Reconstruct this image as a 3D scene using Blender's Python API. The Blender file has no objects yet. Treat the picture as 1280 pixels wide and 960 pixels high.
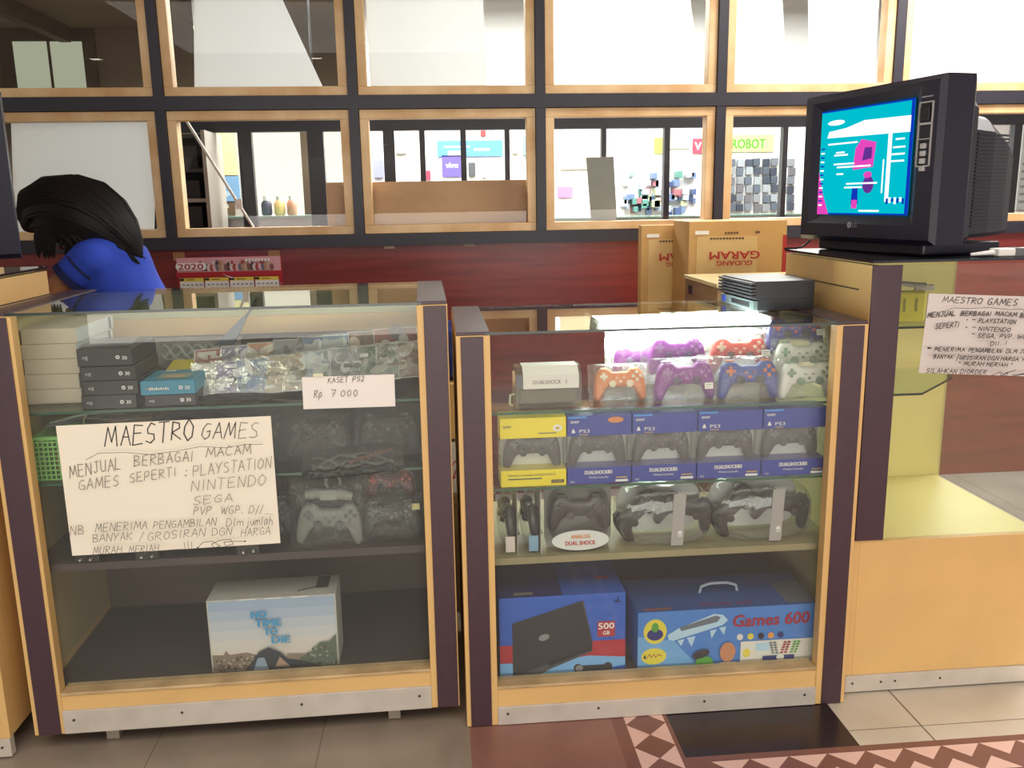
import bpy, bmesh, math, random
from mathutils import Vector, Matrix, noise
sc = bpy.context.scene
COL = sc.collection
PI = math.pi

# ---------------------------------------------------------------- camera, light, exposure
CAM = Vector((-0.04058, -2.0341, 1.3199)); YAW, PITCH, ROLL, FPX = 0.083607, 0.205312, -0.016753, 1100.108
def cam_axes():
    cy, sy, cp, sp = math.cos(YAW), math.sin(YAW), math.cos(PITCH), math.sin(PITCH)
    f = Vector((sy*cp, cy*cp, -sp)); r = Vector((cy, -sy, 0)); u = r.cross(f)
    cr, sr = math.cos(ROLL), math.sin(ROLL)
    return cr*r+sr*u, -sr*r+cr*u, f
CR, CU, CF = cam_axes()
cd = bpy.data.cameras.new('camera'); cam = bpy.data.objects.new('camera', cd); COL.objects.link(cam)
cd.sensor_fit = 'HORIZONTAL'; cd.sensor_width = 36.0; cd.lens = FPX*36.0/1280; cd.clip_start = .05; cd.clip_end = 100
m3 = Matrix((CR, CU, -CF)).transposed(); cam.matrix_world = Matrix.Translation(CAM) @ m3.to_4x4()
sc.camera = cam
def at(px, py, Y):                       # the point of the plane y = Y that the photo shows at a pixel
    d = CF + (px-640)/FPX*CR + (480-py)/FPX*CU
    return CAM + d*((Y-CAM.y)/d.y)

def lin(h):
    h = h.lstrip('#'); o = []
    for i in (0, 2, 4):
        c = int(h[i:i+2], 16)/255; o.append(c/12.92 if c <= .04045 else ((c+.055)/1.055)**2.4)
    return (*o, 1)

world = bpy.data.worlds.new('world'); sc.world = world; world.use_nodes = True
world.node_tree.nodes['Background'].inputs[0].default_value = lin('fff8f0')
world.node_tree.nodes['Background'].inputs[1].default_value = .68
def area(name, loc, size, power, col='fff1de', aim=(0, 0, -1)):
    l = bpy.data.lights.new(name, 'AREA'); l.shape = 'RECTANGLE'; l.size, l.size_y = size; l.energy = power; l.color = lin(col)[:3]
    o = bpy.data.objects.new(name, l); COL.objects.link(o); o.location = loc
    o.rotation_euler = Vector(aim).to_track_quat('-Z', 'Y').to_euler(); return o
area('corridor_ceiling_light', (0.2, -2.2, 2.74), (5, 2.2), 95, 'fff7ee')
area('front_fill_light', (0.3, -5.2, .72), (6, .95), 130, 'fff8f0', (0, 1, .02))  # added fill lamp out of view, brightens the cabinet fronts and box trays
area('shop_ceiling_light', (2.4, 1.0, 2.74), (1.8, 1.0), 105, 'fffaf4')
area('far_shop_light_panel', (1.0, 3.6, 2.72), (4.6, 1.0), 330, 'ffffff')
area('far_shop_warm_light', (-1.1, 4.6, 2.5), (1.2, .8), 60, 'fff0d0')
area('board_backlight', (2.3, 3.3, 2.35), (2.8, .8), 150, 'ffffff', (0, -1, .0))  # added backlight that whitens the right-hand foam boards; no window there
sc.view_settings.view_transform = 'Standard'; sc.view_settings.look = 'None'
sc.view_settings.exposure = -0.05; sc.view_settings.gamma = 1.0; sc.view_settings.use_curve_mapping = False
sc.cycles.use_denoising = True; sc.cycles.transparent_max_bounces = 40; sc.cycles.max_bounces = 10
sc.cycles.sample_clamp_indirect = 6.0; sc.cycles.caustics_reflective = False; sc.cycles.caustics_refractive = False

# ---------------------------------------------------------------- materials
MATS = {}
def mat(name, col, rough=.5, metal=0., var=0., scale=8., stretch=(1, 1, 1), bump=0., spec=.5, col2=None, wave=False):
    if name in MATS: return MATS[name]
    m = bpy.data.materials.new(name); m.use_nodes = True; nt = m.node_tree; b = nt.nodes['Principled BSDF']
    b.inputs['Base Color'].default_value = lin(col); b.inputs['Roughness'].default_value = rough
    b.inputs['Metallic'].default_value = metal; b.inputs['Specular IOR Level'].default_value = spec
    if var or bump or col2:
        tc = nt.nodes.new('ShaderNodeTexCoord'); mp = nt.nodes.new('ShaderNodeMapping'); mp.inputs['Scale'].default_value = stretch
        nt.links.new(tc.outputs['Object'], mp.inputs[0])
        n = nt.nodes.new('ShaderNodeTexNoise'); n.inputs['Scale'].default_value = scale; n.inputs['Detail'].default_value = 5
        nt.links.new(mp.outputs[0], n.inputs['Vector'])
        if var or col2:
            mx = nt.nodes.new('ShaderNodeMix'); mx.data_type = 'RGBA'
            c = lin(col); mx.inputs[6].default_value = c
            mx.inputs[7].default_value = lin(col2) if col2 else (*[x*(1-var) for x in c[:3]], 1)
            rp = nt.nodes.new('ShaderNodeMapRange'); rp.inputs[1].default_value = .38; rp.inputs[2].default_value = .68
            nt.links.new(n.outputs[0], rp.inputs[0]); nt.links.new(rp.outputs[0], mx.inputs[0]); nt.links.new(mx.outputs[2], b.inputs['Base Color'])
        if bump:
            bp = nt.nodes.new('ShaderNodeBump'); bp.inputs['Strength'].default_value = bump; bp.inputs['Distance'].default_value = .01
            nt.links.new(n.outputs[0], bp.inputs['Height']); nt.links.new(bp.outputs[0], b.inputs['Normal'])
    MATS[name] = m; return m
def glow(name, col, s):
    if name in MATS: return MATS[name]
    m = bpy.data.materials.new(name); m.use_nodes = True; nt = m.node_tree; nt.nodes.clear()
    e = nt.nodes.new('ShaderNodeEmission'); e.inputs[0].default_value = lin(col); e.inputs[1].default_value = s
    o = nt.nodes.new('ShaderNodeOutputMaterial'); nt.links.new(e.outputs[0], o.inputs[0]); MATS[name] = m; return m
def film(name, tint='f4f8f5', refl=1.0, rough=.0, bump=0., haze=0., bscale=30., base=.04):
    """clear sheet: transparent with a Schlick reflection, optionally wrinkled and slightly milky"""
    if name in MATS: return MATS[name]
    m = bpy.data.materials.new(name); m.use_nodes = True; nt = m.node_tree; nt.nodes.clear(); N = nt.nodes.new; L = nt.links.new
    t = N('ShaderNodeBsdfTransparent'); t.inputs[0].default_value = lin(tint)
    g = N('ShaderNodeBsdfGlossy'); g.inputs['Roughness'].default_value = rough
    lw = N('ShaderNodeLayerWeight'); lw.inputs[0].default_value = .5
    pw = N('ShaderNodeMath'); pw.operation = 'POWER'; pw.inputs[1].default_value = 5; L(lw.outputs['Facing'], pw.inputs[0])
    mr = N('ShaderNodeMapRange'); mr.inputs[3].default_value = base; mr.inputs[4].default_value = refl; L(pw.outputs[0], mr.inputs[0])
    mx = N('ShaderNodeMixShader'); L(mr.outputs[0], mx.inputs[0]); L(t.outputs[0], mx.inputs[1]); L(g.outputs[0], mx.inputs[2]); out = mx
    if haze:
        d = N('ShaderNodeBsdfDiffuse'); d.inputs[0].default_value = (.85, .87, .86, 1)
        mh = N('ShaderNodeMixShader'); mh.inputs[0].default_value = haze; L(mx.outputs[0], mh.inputs[1]); L(d.outputs[0], mh.inputs[2]); out = mh
    if bump:
        tc = N('ShaderNodeTexCoord'); n = N('ShaderNodeTexNoise'); n.inputs['Scale'].default_value = bscale; n.inputs['Detail'].default_value = 3
        L(tc.outputs['Object'], n.inputs['Vector']); bp = N('ShaderNodeBump'); bp.inputs['Strength'].default_value = bump; bp.inputs['Distance'].default_value = .02
        L(n.outputs[0], bp.inputs['Height']); L(bp.outputs[0], g.inputs['Normal']); L(bp.outputs[0], lw.inputs['Normal'])
    o = N('ShaderNodeOutputMaterial'); L(out.outputs[0], o.inputs[0]); MATS[name] = m; return m

LAM = mat('dark_laminate', '46313a', .4, var=.12, scale=40)
YEL = mat('yellow_laminate', 'dcb576', .45, var=.08, scale=5)
YEDGE = mat('yellow_edging', 'e2bc78', .5)
LEDGE = mat('dusty_ledge', 'd0b487', .7, col2='a98f68', scale=9, stretch=(1, 1, 6))
ALU = mat('aluminium_strip', 'cfc8bd', .42, metal=.25, var=.12, scale=14)
INNER = mat('pale_yellow_lining', 'cfc08c', .5, var=.06, scale=6)
INBRIGHT = mat('bright_yellow_lining', 'e2d68f', .45, var=.05, scale=5)
DULL = mat('brown_board', '6d5a4a', .6, var=.25, scale=4)
SHELFW = mat('dark_shelf_board', '4f4140', .6, var=.2, scale=6)
SHELFP = mat('pale_shelf_board', '9f956f', .55, var=.15, scale=6)
GLASS = film('cabinet_glass', 'fbfdfb', 1.0, 0.0, base=.02, haze=.024)  # haze mixes a pale veil of reflected light into the glass colour
GTOP = film('counter_top_glass', 'f3f8f3', 1.0, 0.01, base=.03)
GEDGE = mat('green_glass_edge', '2f5a48', .15)
GDARK = mat('dark_glass_edge', '23302b', .2)
GSHELF = film('shelf_glass', 'eff7ef', .8, 0.02, base=.03)
PANE = film('window_pane_glass', 'f8faf8', 1.0, 0.0, base=.018)
RED = mat('red_wood_panel', '82322f', .35, col2='6a2729', scale=3, stretch=(1, 1, 14))
STEEL = mat('black_painted_steel', '2a2833', .45, var=.2, scale=12)
PINE = mat('pine_wood', 'e3c193', .5, col2='cda270', scale=7, stretch=(1, 1, 1))
WHITE = mat('white_card', 'ece9e4', .6)
PAPER = mat('cream_paper', 'efe8d6', .75)
PAPERW = mat('white_paper', 'ebe6df', .75)
INK = mat('black_marker', '2c2a2a', .6)
INKG = mat('grey_pencil_ink', '5d5953', .6)
BLACKP = mat('black_plastic', '1d1c20', .38)
DGREY = mat('dark_grey_plastic', '3a393b', .42)
GREYP = mat('grey_plastic', '9b9a94', .45)
BAG = film('clear_plastic_bag', 'fdfefd', .9, .08, bump=.9, haze=.10, bscale=38)
BAGB = film('thin_dusty_bag', 'e8eae8', .9, .1, bump=1.0, haze=.05, bscale=42)
BLISTER = film('blister_plastic', 'f8faf9', .9, .04, bump=.25, haze=.03, bscale=12, base=.06)
SCREW = mat('dark_screw', '3c352d', .5)

# ---------------------------------------------------------------- builders
def tag(o, label=None, cat=None, group=None, kind=None):
    if label: o['label'] = label
    if cat: o['category'] = cat
    if group: o['group'] = group
    if kind: o['kind'] = kind
    return o
def empty(name, label, cat, loc=(0, 0, 0), rz=0, group=None, rot=None):
    o = bpy.data.objects.new(name, None); COL.objects.link(o); o.location = loc
    o.rotation_euler = rot if rot else (0, 0, rz); o.empty_display_size = .05
    return tag(o, label, cat, group)
class MB:
    def __init__(s): s.bm = bmesh.new(); s.mi = 0
    def _m(s, fs):
        for f in fs: f.material_index = s.mi
    def box(s, x0, x1, y0, y1, z0, z1, bev=0, seg=2):
        r = bmesh.ops.create_cube(s.bm, size=1); vs = r['verts']
        for v in vs: v.co = Vector(((x0+x1)/2+v.co.x*(x1-x0), (y0+y1)/2+v.co.y*(y1-y0), (z0+z1)/2+v.co.z*(z1-z0)))
        fs = set(f for v in vs for f in v.link_faces); s._m(fs)
        if bev:
            es = list(set(e for v in vs for e in v.link_edges))
            r = bmesh.ops.bevel(s.bm, geom=es, offset=bev, segments=seg, affect='EDGES', profile=.5)
            s._m(r['faces'])
        return s
    def prism(s, pts, axis, a, b):       # polygon in the two other axes, extruded from a to b
        n = len(pts); mk = {'x': lambda u, v, t: (t, u, v), 'y': lambda u, v, t: (u, t, v), 'z': lambda u, v, t: (u, v, t)}[axis]
        A = [s.bm.verts.new(mk(u, v, a)) for u, v in pts]; B = [s.bm.verts.new(mk(u, v, b)) for u, v in pts]
        fs = [s.bm.faces.new(A), s.bm.faces.new(B)]
        for i in range(n): fs.append(s.bm.faces.new((A[i], A[(i+1) % n], B[(i+1) % n], B[i])))
        s._m(fs); return s
    def poly(s, pts):
        s._m([s.bm.faces.new([s.bm.verts.new(p) for p in pts])]); return s
    def tube(s, path, r, n=8, cap=True):
        path = [Vector(p) for p in path]; rings = []; nrm = None
        for i, p in enumerate(path):
            t = (path[min(i+1, len(path)-1)]-path[max(i-1, 0)]).normalized()
            if nrm is None: nrm = t.orthogonal().normalized()
            nrm = (nrm - t*nrm.dot(t)); nrm = nrm.normalized() if nrm.length > 1e-6 else t.orthogonal().normalized()
            bn = t.cross(nrm); rr = r[i] if isinstance(r, (list, tuple)) else r
            rings.append([s.bm.verts.new(p+(nrm*math.cos(2*PI*k/n)+bn*math.sin(2*PI*k/n))*rr) for k in range(n)])
        fs = []
        for a, b in zip(rings, rings[1:]):
            for k in range(n): fs.append(s.bm.faces.new((a[k], a[(k+1) % n], b[(k+1) % n], b[k])))
        if cap: fs += [s.bm.faces.new(rings[0][::-1]), s.bm.faces.new(rings[-1])]
        s._m(fs); return s
    def cyl(s, p, q, r, n=16): return s.tube([p, q], r, n)
    def loft(s, rings, cap=True):
        R = [[s.bm.verts.new(p) for p in ring] for ring in rings]; n = len(R[0]); fs = []
        for a, b in zip(R, R[1:]):
            for k in range(n): fs.append(s.bm.faces.new((a[k], a[(k+1) % n], b[(k+1) % n], b[k])))
        if cap: fs += [s.bm.faces.new(R[0][::-1]), s.bm.faces.new(R[-1])]
        s._m(fs); return s
    def ball(s, c, rx, ry=None, rz=None, u=14, v=10):
        ry = ry or rx; rz = rz or rx
        r = bmesh.ops.create_uvsphere(s.bm, u_segments=u, v_segments=v, radius=1)
        for w in r['verts']: w.co = Vector((c[0]+w.co.x*rx, c[1]+w.co.y*ry, c[2]+w.co.z*rz))
        s._m(set(f for w in r['verts'] for f in w.link_faces)); return s
    def slot(s, i): s.mi = i; return s
    def xf(s, M):
        bmesh.ops.transform(s.bm, matrix=M, verts=s.bm.verts); return s
    def mesh(s, name, mats, smooth=False, normals=True):
        if normals: bmesh.ops.recalc_face_normals(s.bm, faces=s.bm.faces)
        me = bpy.data.meshes.new(name); s.bm.to_mesh(me); s.bm.free()
        for m in (mats if isinstance(mats, (list, tuple)) else [mats]): me.materials.append(m)
        if smooth:
            me.polygons.foreach_set('use_smooth', [True]*len(me.polygons))
            try: me.set_sharp_from_angle(angle=math.radians(40))
            except Exception: pass
        return me
    def build(s, name, mats, parent=None, smooth=False, label=None, loc=None, normals=True):
        o = bpy.data.objects.new(name, s.mesh(name, mats, smooth, normals)); COL.objects.link(o)
        if parent: o.parent = parent
        if label: o['label'] = label
        if loc is not None: o.location = loc
        return o
def add(name, me, parent=None, loc=None, rot=None, label=None):
    o = bpy.data.objects.new(name, me); COL.objects.link(o)
    if parent: o.parent = parent
    if loc is not None: o.location = loc
    if rot is not None: o.rotation_euler = rot
    if label: o['label'] = label
    return o
def dup(root, loc, rot=None, label=None):
    r = root.copy(); COL.objects.link(r); r.location = loc
    if rot is not None: r.rotation_euler = rot
    if label: r['label'] = label
    for ch in list(root.children):
        c = ch.copy(); COL.objects.link(c); c.parent = r
        for g in ch.children:
            d = g.copy(); COL.objects.link(d); d.parent = c
    return r
def struct(o): o['kind'] = 'structure'; return o
ORD = 'first second third fourth fifth sixth seventh eighth ninth tenth eleventh twelfth'.split()

# ---------------------------------------------------------------- printed matter and handwriting
GL = {'A': '0,0 .5,1 1,0|.2,.38 .82,.38', 'B': '0,0 0,1 .7,.95 .75,.65 .1,.52 .85,.4 .8,.08 0,0', 'C': '.95,.85 .5,1 .1,.7 .05,.3 .4,0 .95,.12',
 'D': '0,0 .05,1 .6,.95 .95,.6 .85,.2 .4,0 0,0', 'E': '.9,1 .05,1 0,0 .9,0|0,.52 .75,.52', 'F': '.9,1 .05,1 0,0|0,.52 .7,.52',
 'G': '.9,.85 .5,1 .1,.7 .05,.25 .4,0 .9,.1 .9,.45 .5,.45', 'H': '0,0 .1,1|.9,0 1,1|.05,.5 .95,.5', 'I': '.4,0 .5,1', 'J': '.3,1 .95,1|.65,1 .6,.2 .35,0 .05,.15',
 'K': '0,0 .05,1|.9,1 .05,.5 .95,0', 'L': '.05,1 0,0 .85,.05', 'M': '0,0 .2,1 .5,.25 .85,1 1,0', 'N': '0,0 .1,1 .85,0 1,1', 'O': '.5,1 .1,.75 .05,.3 .4,0 .85,.2 .95,.7 .5,1',
 'P': '0,0 .1,1 .75,.95 .85,.65 .6,.48 .05,.45', 'Q': '.5,1 .1,.75 .05,.3 .4,0 .85,.2 .95,.7 .5,1|.6,.3 1,0', 'R': '0,0 .1,1 .75,.95 .8,.65 .1,.5 .95,0',
 'S': '.9,.9 .5,1 .1,.8 .25,.55 .75,.45 .85,.2 .5,0 .05,.1', 'T': '0,1 1,1|.5,1 .45,0', 'U': '.05,1 0,.3 .3,0 .75,.1 .95,1', 'V': '0,1 .45,0 1,1', 'W': '0,1 .2,0 .5,.7 .75,0 1,1',
 'X': '0,0 1,1|0,1 1,0', 'Y': '0,1 .45,.5 1,1|.45,.5 .3,0', 'Z': '0,1 1,1 0,0 1,0',
 '0': '.5,1 .15,.7 .15,.3 .5,0 .85,.3 .85,.7 .5,1', '1': '.3,.8 .55,1 .5,0', '2': '.1,.8 .5,1 .85,.75 .1,0 .9,0', '3': '.1,.9 .7,1 .7,.65 .3,.55 .8,.4 .6,0 .1,.1',
 '4': '.7,0 .7,1 .1,.35 .95,.35', '5': '.85,1 .2,1 .15,.55 .7,.55 .8,.2 .4,0 .1,.1', '6': '.8,.95 .25,.6 .15,.2 .5,0 .8,.25 .5,.5 .2,.35', '7': '.1,1 .9,1 .4,0|.25,.5 .75,.5',
 '8': '.5,.55 .2,.75 .5,1 .8,.75 .2,.25 .5,0 .8,.25 .5,.55', '9': '.8,.7 .5,.5 .2,.75 .5,1 .8,.75 .6,0',
 'm': '0,0 .05,.55|.05,.4 .3,.55 .45,.4 .45,0|.45,.4 .75,.55 .9,.4 .95,0', 'j': '.5,.55 .45,-.3 .1,-.2|.52,.8 .55,.85', 'u': '.05,.55 .1,.1 .5,0 .8,.2 .85,.55|.85,.5 .9,0', 'l': '.4,1 .45,0 .6,0',
 'a': '.8,.5 .4,.6 .1,.3 .3,0 .75,.2 .8,.55 .9,0', 'h': '.1,1 .05,0|.05,.35 .5,.55 .8,.35 .85,0', 'n': '.05,.55 .05,0|.05,.35 .5,.55 .8,.35 .85,0', 'p': '.1,.55 .05,-.4|.1,.5 .6,.6 .85,.3 .5,0 .1,.1',
 'R2': '', '/': '.1,-.1 .9,1.05', '.': '.4,0 .5,.06', ',': '.5,.05 .35,-.15', ':': '.4,.15 .55,.2|.4,.75 .55,.8', '-': '.1,.45 .9,.5', '~': '.05,.45 .35,.6 .6,.42 .95,.6',
 '!': '.3,0 .5,1', '"': '.3,1 .28,.75|.6,1 .58,.75', '*': '.3,.4 .7,.6|.3,.6 .7,.4', '>': '.1,.75 .8,.5 .1,.2|0,.5 .8,.5'}
NARROW = {'I': .45, '.': .4, ',': .4, ':': .55, '!': .45, 'l': .4, 'j': .55, '/': .6, ' ': .55, '"': .6, '*': .5, 'm': 1.2, 'M': 1.25, 'W': 1.3}
class Print:
    """flat print lying on a face: origin, right and up vectors; several inks, one mesh"""
    def __init__(s, o, right, up, lift=.0006, seed=1):
        s.o = Vector(o); s.r = Vector(right).normalized(); s.u = Vector(up).normalized(); s.n = s.r.cross(s.u)
        s.bm = bmesh.new(); s.mats = []; s.k = 0; s.lift = lift; s.rng = random.Random(seed)
    def P(s, u, v, l): return s.o+s.r*u+s.u*v+s.n*l
    def _i(s, m):
        if m not in s.mats: s.mats.append(m)
        return s.mats.index(m)
    def L(s): s.k += 1; return s.lift+s.k*.00012
    def poly(s, m, pts):
        l = s.L(); f = s.bm.faces.new([s.bm.verts.new(s.P(u, v, l)) for u, v in pts]); f.material_index = s._i(m)
        f.normal_update()
        if f.normal.dot(s.n) < 0: f.normal_flip()
        return s
    def rect(s, m, u0, u1, v0, v1): return s.poly(m, [(u0, v0), (u1, v0), (u1, v1), (u0, v1)])
    def ell(s, m, cu, cv, ru, rv, n=24, rot=0):
        c, q = math.cos(rot), math.sin(rot)
        return s.poly(m, [(cu+ru*math.cos(2*PI*i/n)*c-rv*math.sin(2*PI*i/n)*q, cv+ru*math.cos(2*PI*i/n)*q+rv*math.sin(2*PI*i/n)*c) for i in range(n)])
    def line(s, m, pts, w):
        l = s.L(); mi = s._i(m)
        for (a, b), (c, d) in zip(pts, pts[1:]):
            dx, dy = c-a, d-b; q = math.hypot(dx, dy) or 1e-6; nx, ny = -dy/q*w/2, dx/q*w/2; ex, ey = dx/q*w*.35, dy/q*w*.35
            f = s.bm.faces.new([s.bm.verts.new(s.P(*p, l)) for p in ((a-ex-nx, b-ey-ny), (c+ex-nx, d+ey-ny), (c+ex+nx, d+ey+ny), (a-ex+nx, b-ey+ny))]); f.material_index = mi
        return s
    def hand(s, m, text, p0, p1, h, w=.0012, slant=.18, jit=.06):
        """handwritten line, baseline p0 to p1, cap height h"""
        adv = [NARROW.get(ch, 1.0) if ch in GL or ch == ' ' else .6 for ch in text]; tot = sum(adv)+.28*(len(text)-1)
        d = Vector((p1[0]-p0[0], p1[1]-p0[1])); Ln = d.length; d /= Ln; e = Vector((-d.y, d.x)); k = Ln/tot; x = 0
        for ch, ad in zip(text, adv):
            if ch in GL:
                for st in GL[ch].split('|'):
                    if not st: continue
                    pts = []
                    for q in st.split():
                        a, b = map(float, q.split(',')); a += s.rng.uniform(-jit, jit); b += s.rng.uniform(-jit, jit)
                        uu = (x+a*ad)*k+b*h*slant; vv = b*h
                        pts.append((p0[0]+d.x*uu+e.x*vv, p0[1]+d.y*uu+e.y*vv))
                    s.line(m, smooth_line(pts), w)
            x += ad+.28
        return s
    def text(s, m, body, u, v, h, width=None, bold=.0, align='LEFT', rot=0, shear=0):
        """printed line in the plain built-in face, cap height h, baseline at (u, v)"""
        cu = bpy.data.curves.new('lettering', 'FONT'); cu.body = body; cu.size = h/.7; cu.resolution_u = 2; cu.shear = shear
        ob = bpy.data.objects.new('lettering', cu); COL.objects.link(ob); bpy.context.view_layer.update()
        me = bpy.data.meshes.new_from_object(ob.evaluated_get(bpy.context.evaluated_depsgraph_get()))
        xs = [q.co.x for q in me.vertices] or [0]; x0, x1 = min(xs), max(xs); fx = width/(x1-x0) if width else 1.0
        sh = {'LEFT': 0, 'CENTER': -.5, 'RIGHT': -1}[align]*(x1-x0)*fx; l = s.L(); mi = s._i(m); c, q_ = math.cos(rot), math.sin(rot); vs = []
        for ox, oy in (((0, 0),) if bold <= 0 else [(i_*(.035 if bold < .06 else .075), j_*.02) for i_ in (-1, 0, 1) for j_ in (-1, 1)]):
            vs = []; l += .00002
            for q in me.vertices:
                a, b = (q.co.x-x0)*fx+sh+ox*h, q.co.y+oy*h
                vs.append(s.bm.verts.new(s.P(u+a*c-b*q_, v+a*q_+b*c, l)))
            for p in me.polygons:
                try: f = s.bm.faces.new([vs[i] for i in p.vertices]); f.material_index = mi
                except ValueError: pass
        bpy.data.objects.remove(ob); bpy.data.curves.remove(cu); bpy.data.meshes.remove(me); return s
    def build(s, name, parent=None, label=None):
        me = bpy.data.meshes.new(name); s.bm.to_mesh(me); s.bm.free()
        for m in s.mats: me.materials.append(m)
        return add(name, me, parent, label=label)
def smooth_line(p): return p
# ---------------------------------------------------------------- the setting
WY = 1.85
# floor: grey tiles, a red field with a diamond border, a black tile, cream tiles
fl = MB()
T_GREY = mat('grey_floor_tile', '9c8e80', .28, col2='8c8072', scale=5)
T_RED = mat('red_brown_floor_tile', '966c62', .3, col2='8a6057', scale=6)
T_DARK = mat('dark_red_floor_tile', '85594f', .3, var=.12, scale=9)
T_PINK = mat('pink_floor_tile', 'ecc4b8', .3, var=.08, scale=9)
T_BLACK = mat('black_floor_tile', '33282c', .25, var=.2, scale=9)
T_CREAM = mat('cream_floor_tile', 'd6cdbe', .25, col2='c9bfae', scale=4)
T_JOINT = mat('floor_joint', '7d7060', .7)
T_IN = mat('shop_floor_tile', 'a8a5a2', .3, col2='98948f', scale=4)
fm = [T_GREY, T_RED, T_DARK, T_PINK, T_BLACK, T_CREAM, T_JOINT, T_IN]
def fq(i, x0, x1, y0, y1, z=0.0): fl.slot(i).poly([(x0, y0, z), (x1, y0, z), (x1, y1, z), (x0, y1, z)])
fl.slot(0).box(-9, 9, -14, 9, -.08, -.0012)
fq(0, -9, .005, -14, .62, -.0008); fq(7, -9, 9, .62, 1.82, -.0008); fq(5, .955, 9, -.183, .62, -.0008); fq(1, .005, .372, -14, .62, -.0008)
fq(2, .372, .519, -14, .62, -.0008); fq(4, .519, .955, -.183, .62, -.0008); fq(2, .519, 9, -.325, -.183, -.0008); fq(1, .519, 9, -14, -.325, -.0008)
for k in range(-9, 10):                    # vertical border: pairs of pink triangles
    yt = -.035-.096*k; yb = yt-.096
    fl.slot(3).poly([(.406, yb+.001, -.0004), (.4565, (yb+yt)/2, -.0004), (.406, yt-.001, -.0004)])
    fl.slot(3).poly([(.508, yb+.001, -.0004), (.508, yt-.001, -.0004), (.4575, (yb+yt)/2, -.0004)])
for k in range(26):                         # horizontal border
    x = .574+.096*k
    fl.slot(3).poly([(x+.001, -.206, -.0004), (x+.048, -.2545, -.0004), (x+.095, -.206, -.0004)])
    fl.slot(3).poly([(x-.047, -.304, -.0004), (x+.047, -.304, -.0004), (x, -.2555, -.0004)])
for x in (-.368, -.78, -1.2): fq(6, x-.0015, x+.0015, -3, .62, -.0003)
for y in (-.52, -.1-.84): fq(6, -4, .005, y-.0015, y+.0015, -.0003)
fq(6, 1.145, 1.149, -.183, .62, -.0003); fq(6, .955, 4, -.123, -.121, -.0003)
for x in (1.6, 2.0, 2.4, 2.8): fq(6, x-.0015, x+.0015, .62, 1.82, -.0003)
struct(fl.build('floor', fm, normals=False))
CEILM = mat('grey_ceiling', 'b9b0a4', .8, var=.05, scale=3)
BEAMM = mat('brown_ceiling_beam', '5b4e44', .8, var=.2, scale=5)
FARC = mat('brown_plank_ceiling', '7b6d60', .8, var=.25, scale=3, stretch=(1, 8, 1))
cb = MB().box(-11, 9, -24, 1.9, 2.8, 2.88); struct(cb.build('ceiling', CEILM))
# red lower wall and black steel grid
w = MB().box(-5, 6, WY-.03, WY+.05, 0, 1.140); struct(w.build('wall_back', RED))
struct(MB().box(-5, 6, WY-.05, WY+.10, 1.140, 1.190).build('trim_1', STEEL))
struct(MB().box(-5, 6, WY-.05, WY+.10, 1.703, 1.757).build('trim_2', STEEL))
struct(MB().box(-5, 6, WY-.05, WY+.10, 2.270, 2.8).build('trim_3', STEEL))
struct(MB().box(.872, .925, WY-.036, WY-.03, 0, 1.140).build('trim_4', mat('dark_wall_strip', '37201f', .5)))
M0, MP = -1.1375, .7795
tn = 5
for i in range(-2, 7):
    x = M0+MP*i
    for z0, z1 in ((1.190, 1.703), (1.757, 2.270)):
        struct(MB().box(x-.0205, x+.0205, WY-.048, WY+.098, z0, z1).build('trim_%d' % tn, STEEL)); tn += 1
wn = 1
for row, (z0, z1) in enumerate(((1.190, 1.703), (1.757, 2.270))):
    for i in range(-2, 6):
        x0 = M0+MP*i+.0205; x1 = M0+MP*(i+1)-.0205; b = .037
        o = bpy.data.objects.new('window_%d' % wn, None); COL.objects.link(o); o.location = ((x0+x1)/2, WY, z0); struct(o); wn += 1
        f = MB(); hw = (x1-x0)/2-.001; h = z1-z0-.002
        for (a, c, d, e) in ((-hw, hw, .001, b), (-hw, hw, h-b, h)): f.box(a, c, -.035, .03, d, e, .002)
        for (a, c) in ((-hw, -hw+b), (hw-b, hw)): f.box(a, c, -.0345, .0295, b, h-b, .002)
        f.build('window_frame', PINE, o)
        MB().box(-hw+b-.004, hw-b+.004, 0, .005, b-.004, h-b+.004).build('pane', PANE, o)

# boards standing behind the panes
FOAM = mat('white_foam_board', 'eeedef', .7, var=.03, scale=3)
_nt = FOAM.node_tree; _t = _nt.nodes.new('ShaderNodeBsdfTranslucent'); _t.inputs[0].default_value = (.9, .9, .9, 1); _m = _nt.nodes.new('ShaderNodeMixShader'); _m.inputs[0].default_value = .45
_nt.links.new(_nt.nodes['Principled BSDF'].outputs[0], _m.inputs[1]); _nt.links.new(_t.outputs[0], _m.inputs[2]); _nt.links.new(_m.outputs[0], _nt.nodes['Material Output'].inputs[0])
FOAMD = mat('grey_board', '8b8988', .7, var=.15, scale=4)
PLY = mat('brown_plywood', 'cf9f78', .6, col2='bb8c66', scale=3, stretch=(1, 1, 3))
TRANS = None
def board(name, label, pts, y0, th, m, cat='board', grp=None):
    o = MB().prism(pts, 'y', y0, y0+th).build(name, m); tag(o, label, cat, grp); return o
def pb(*px, Y=1.91): return [(at(x, y, Y).x, at(x, y, Y).z) for x, y in px]
zr = 1.7575; zl = 1.1905
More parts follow.
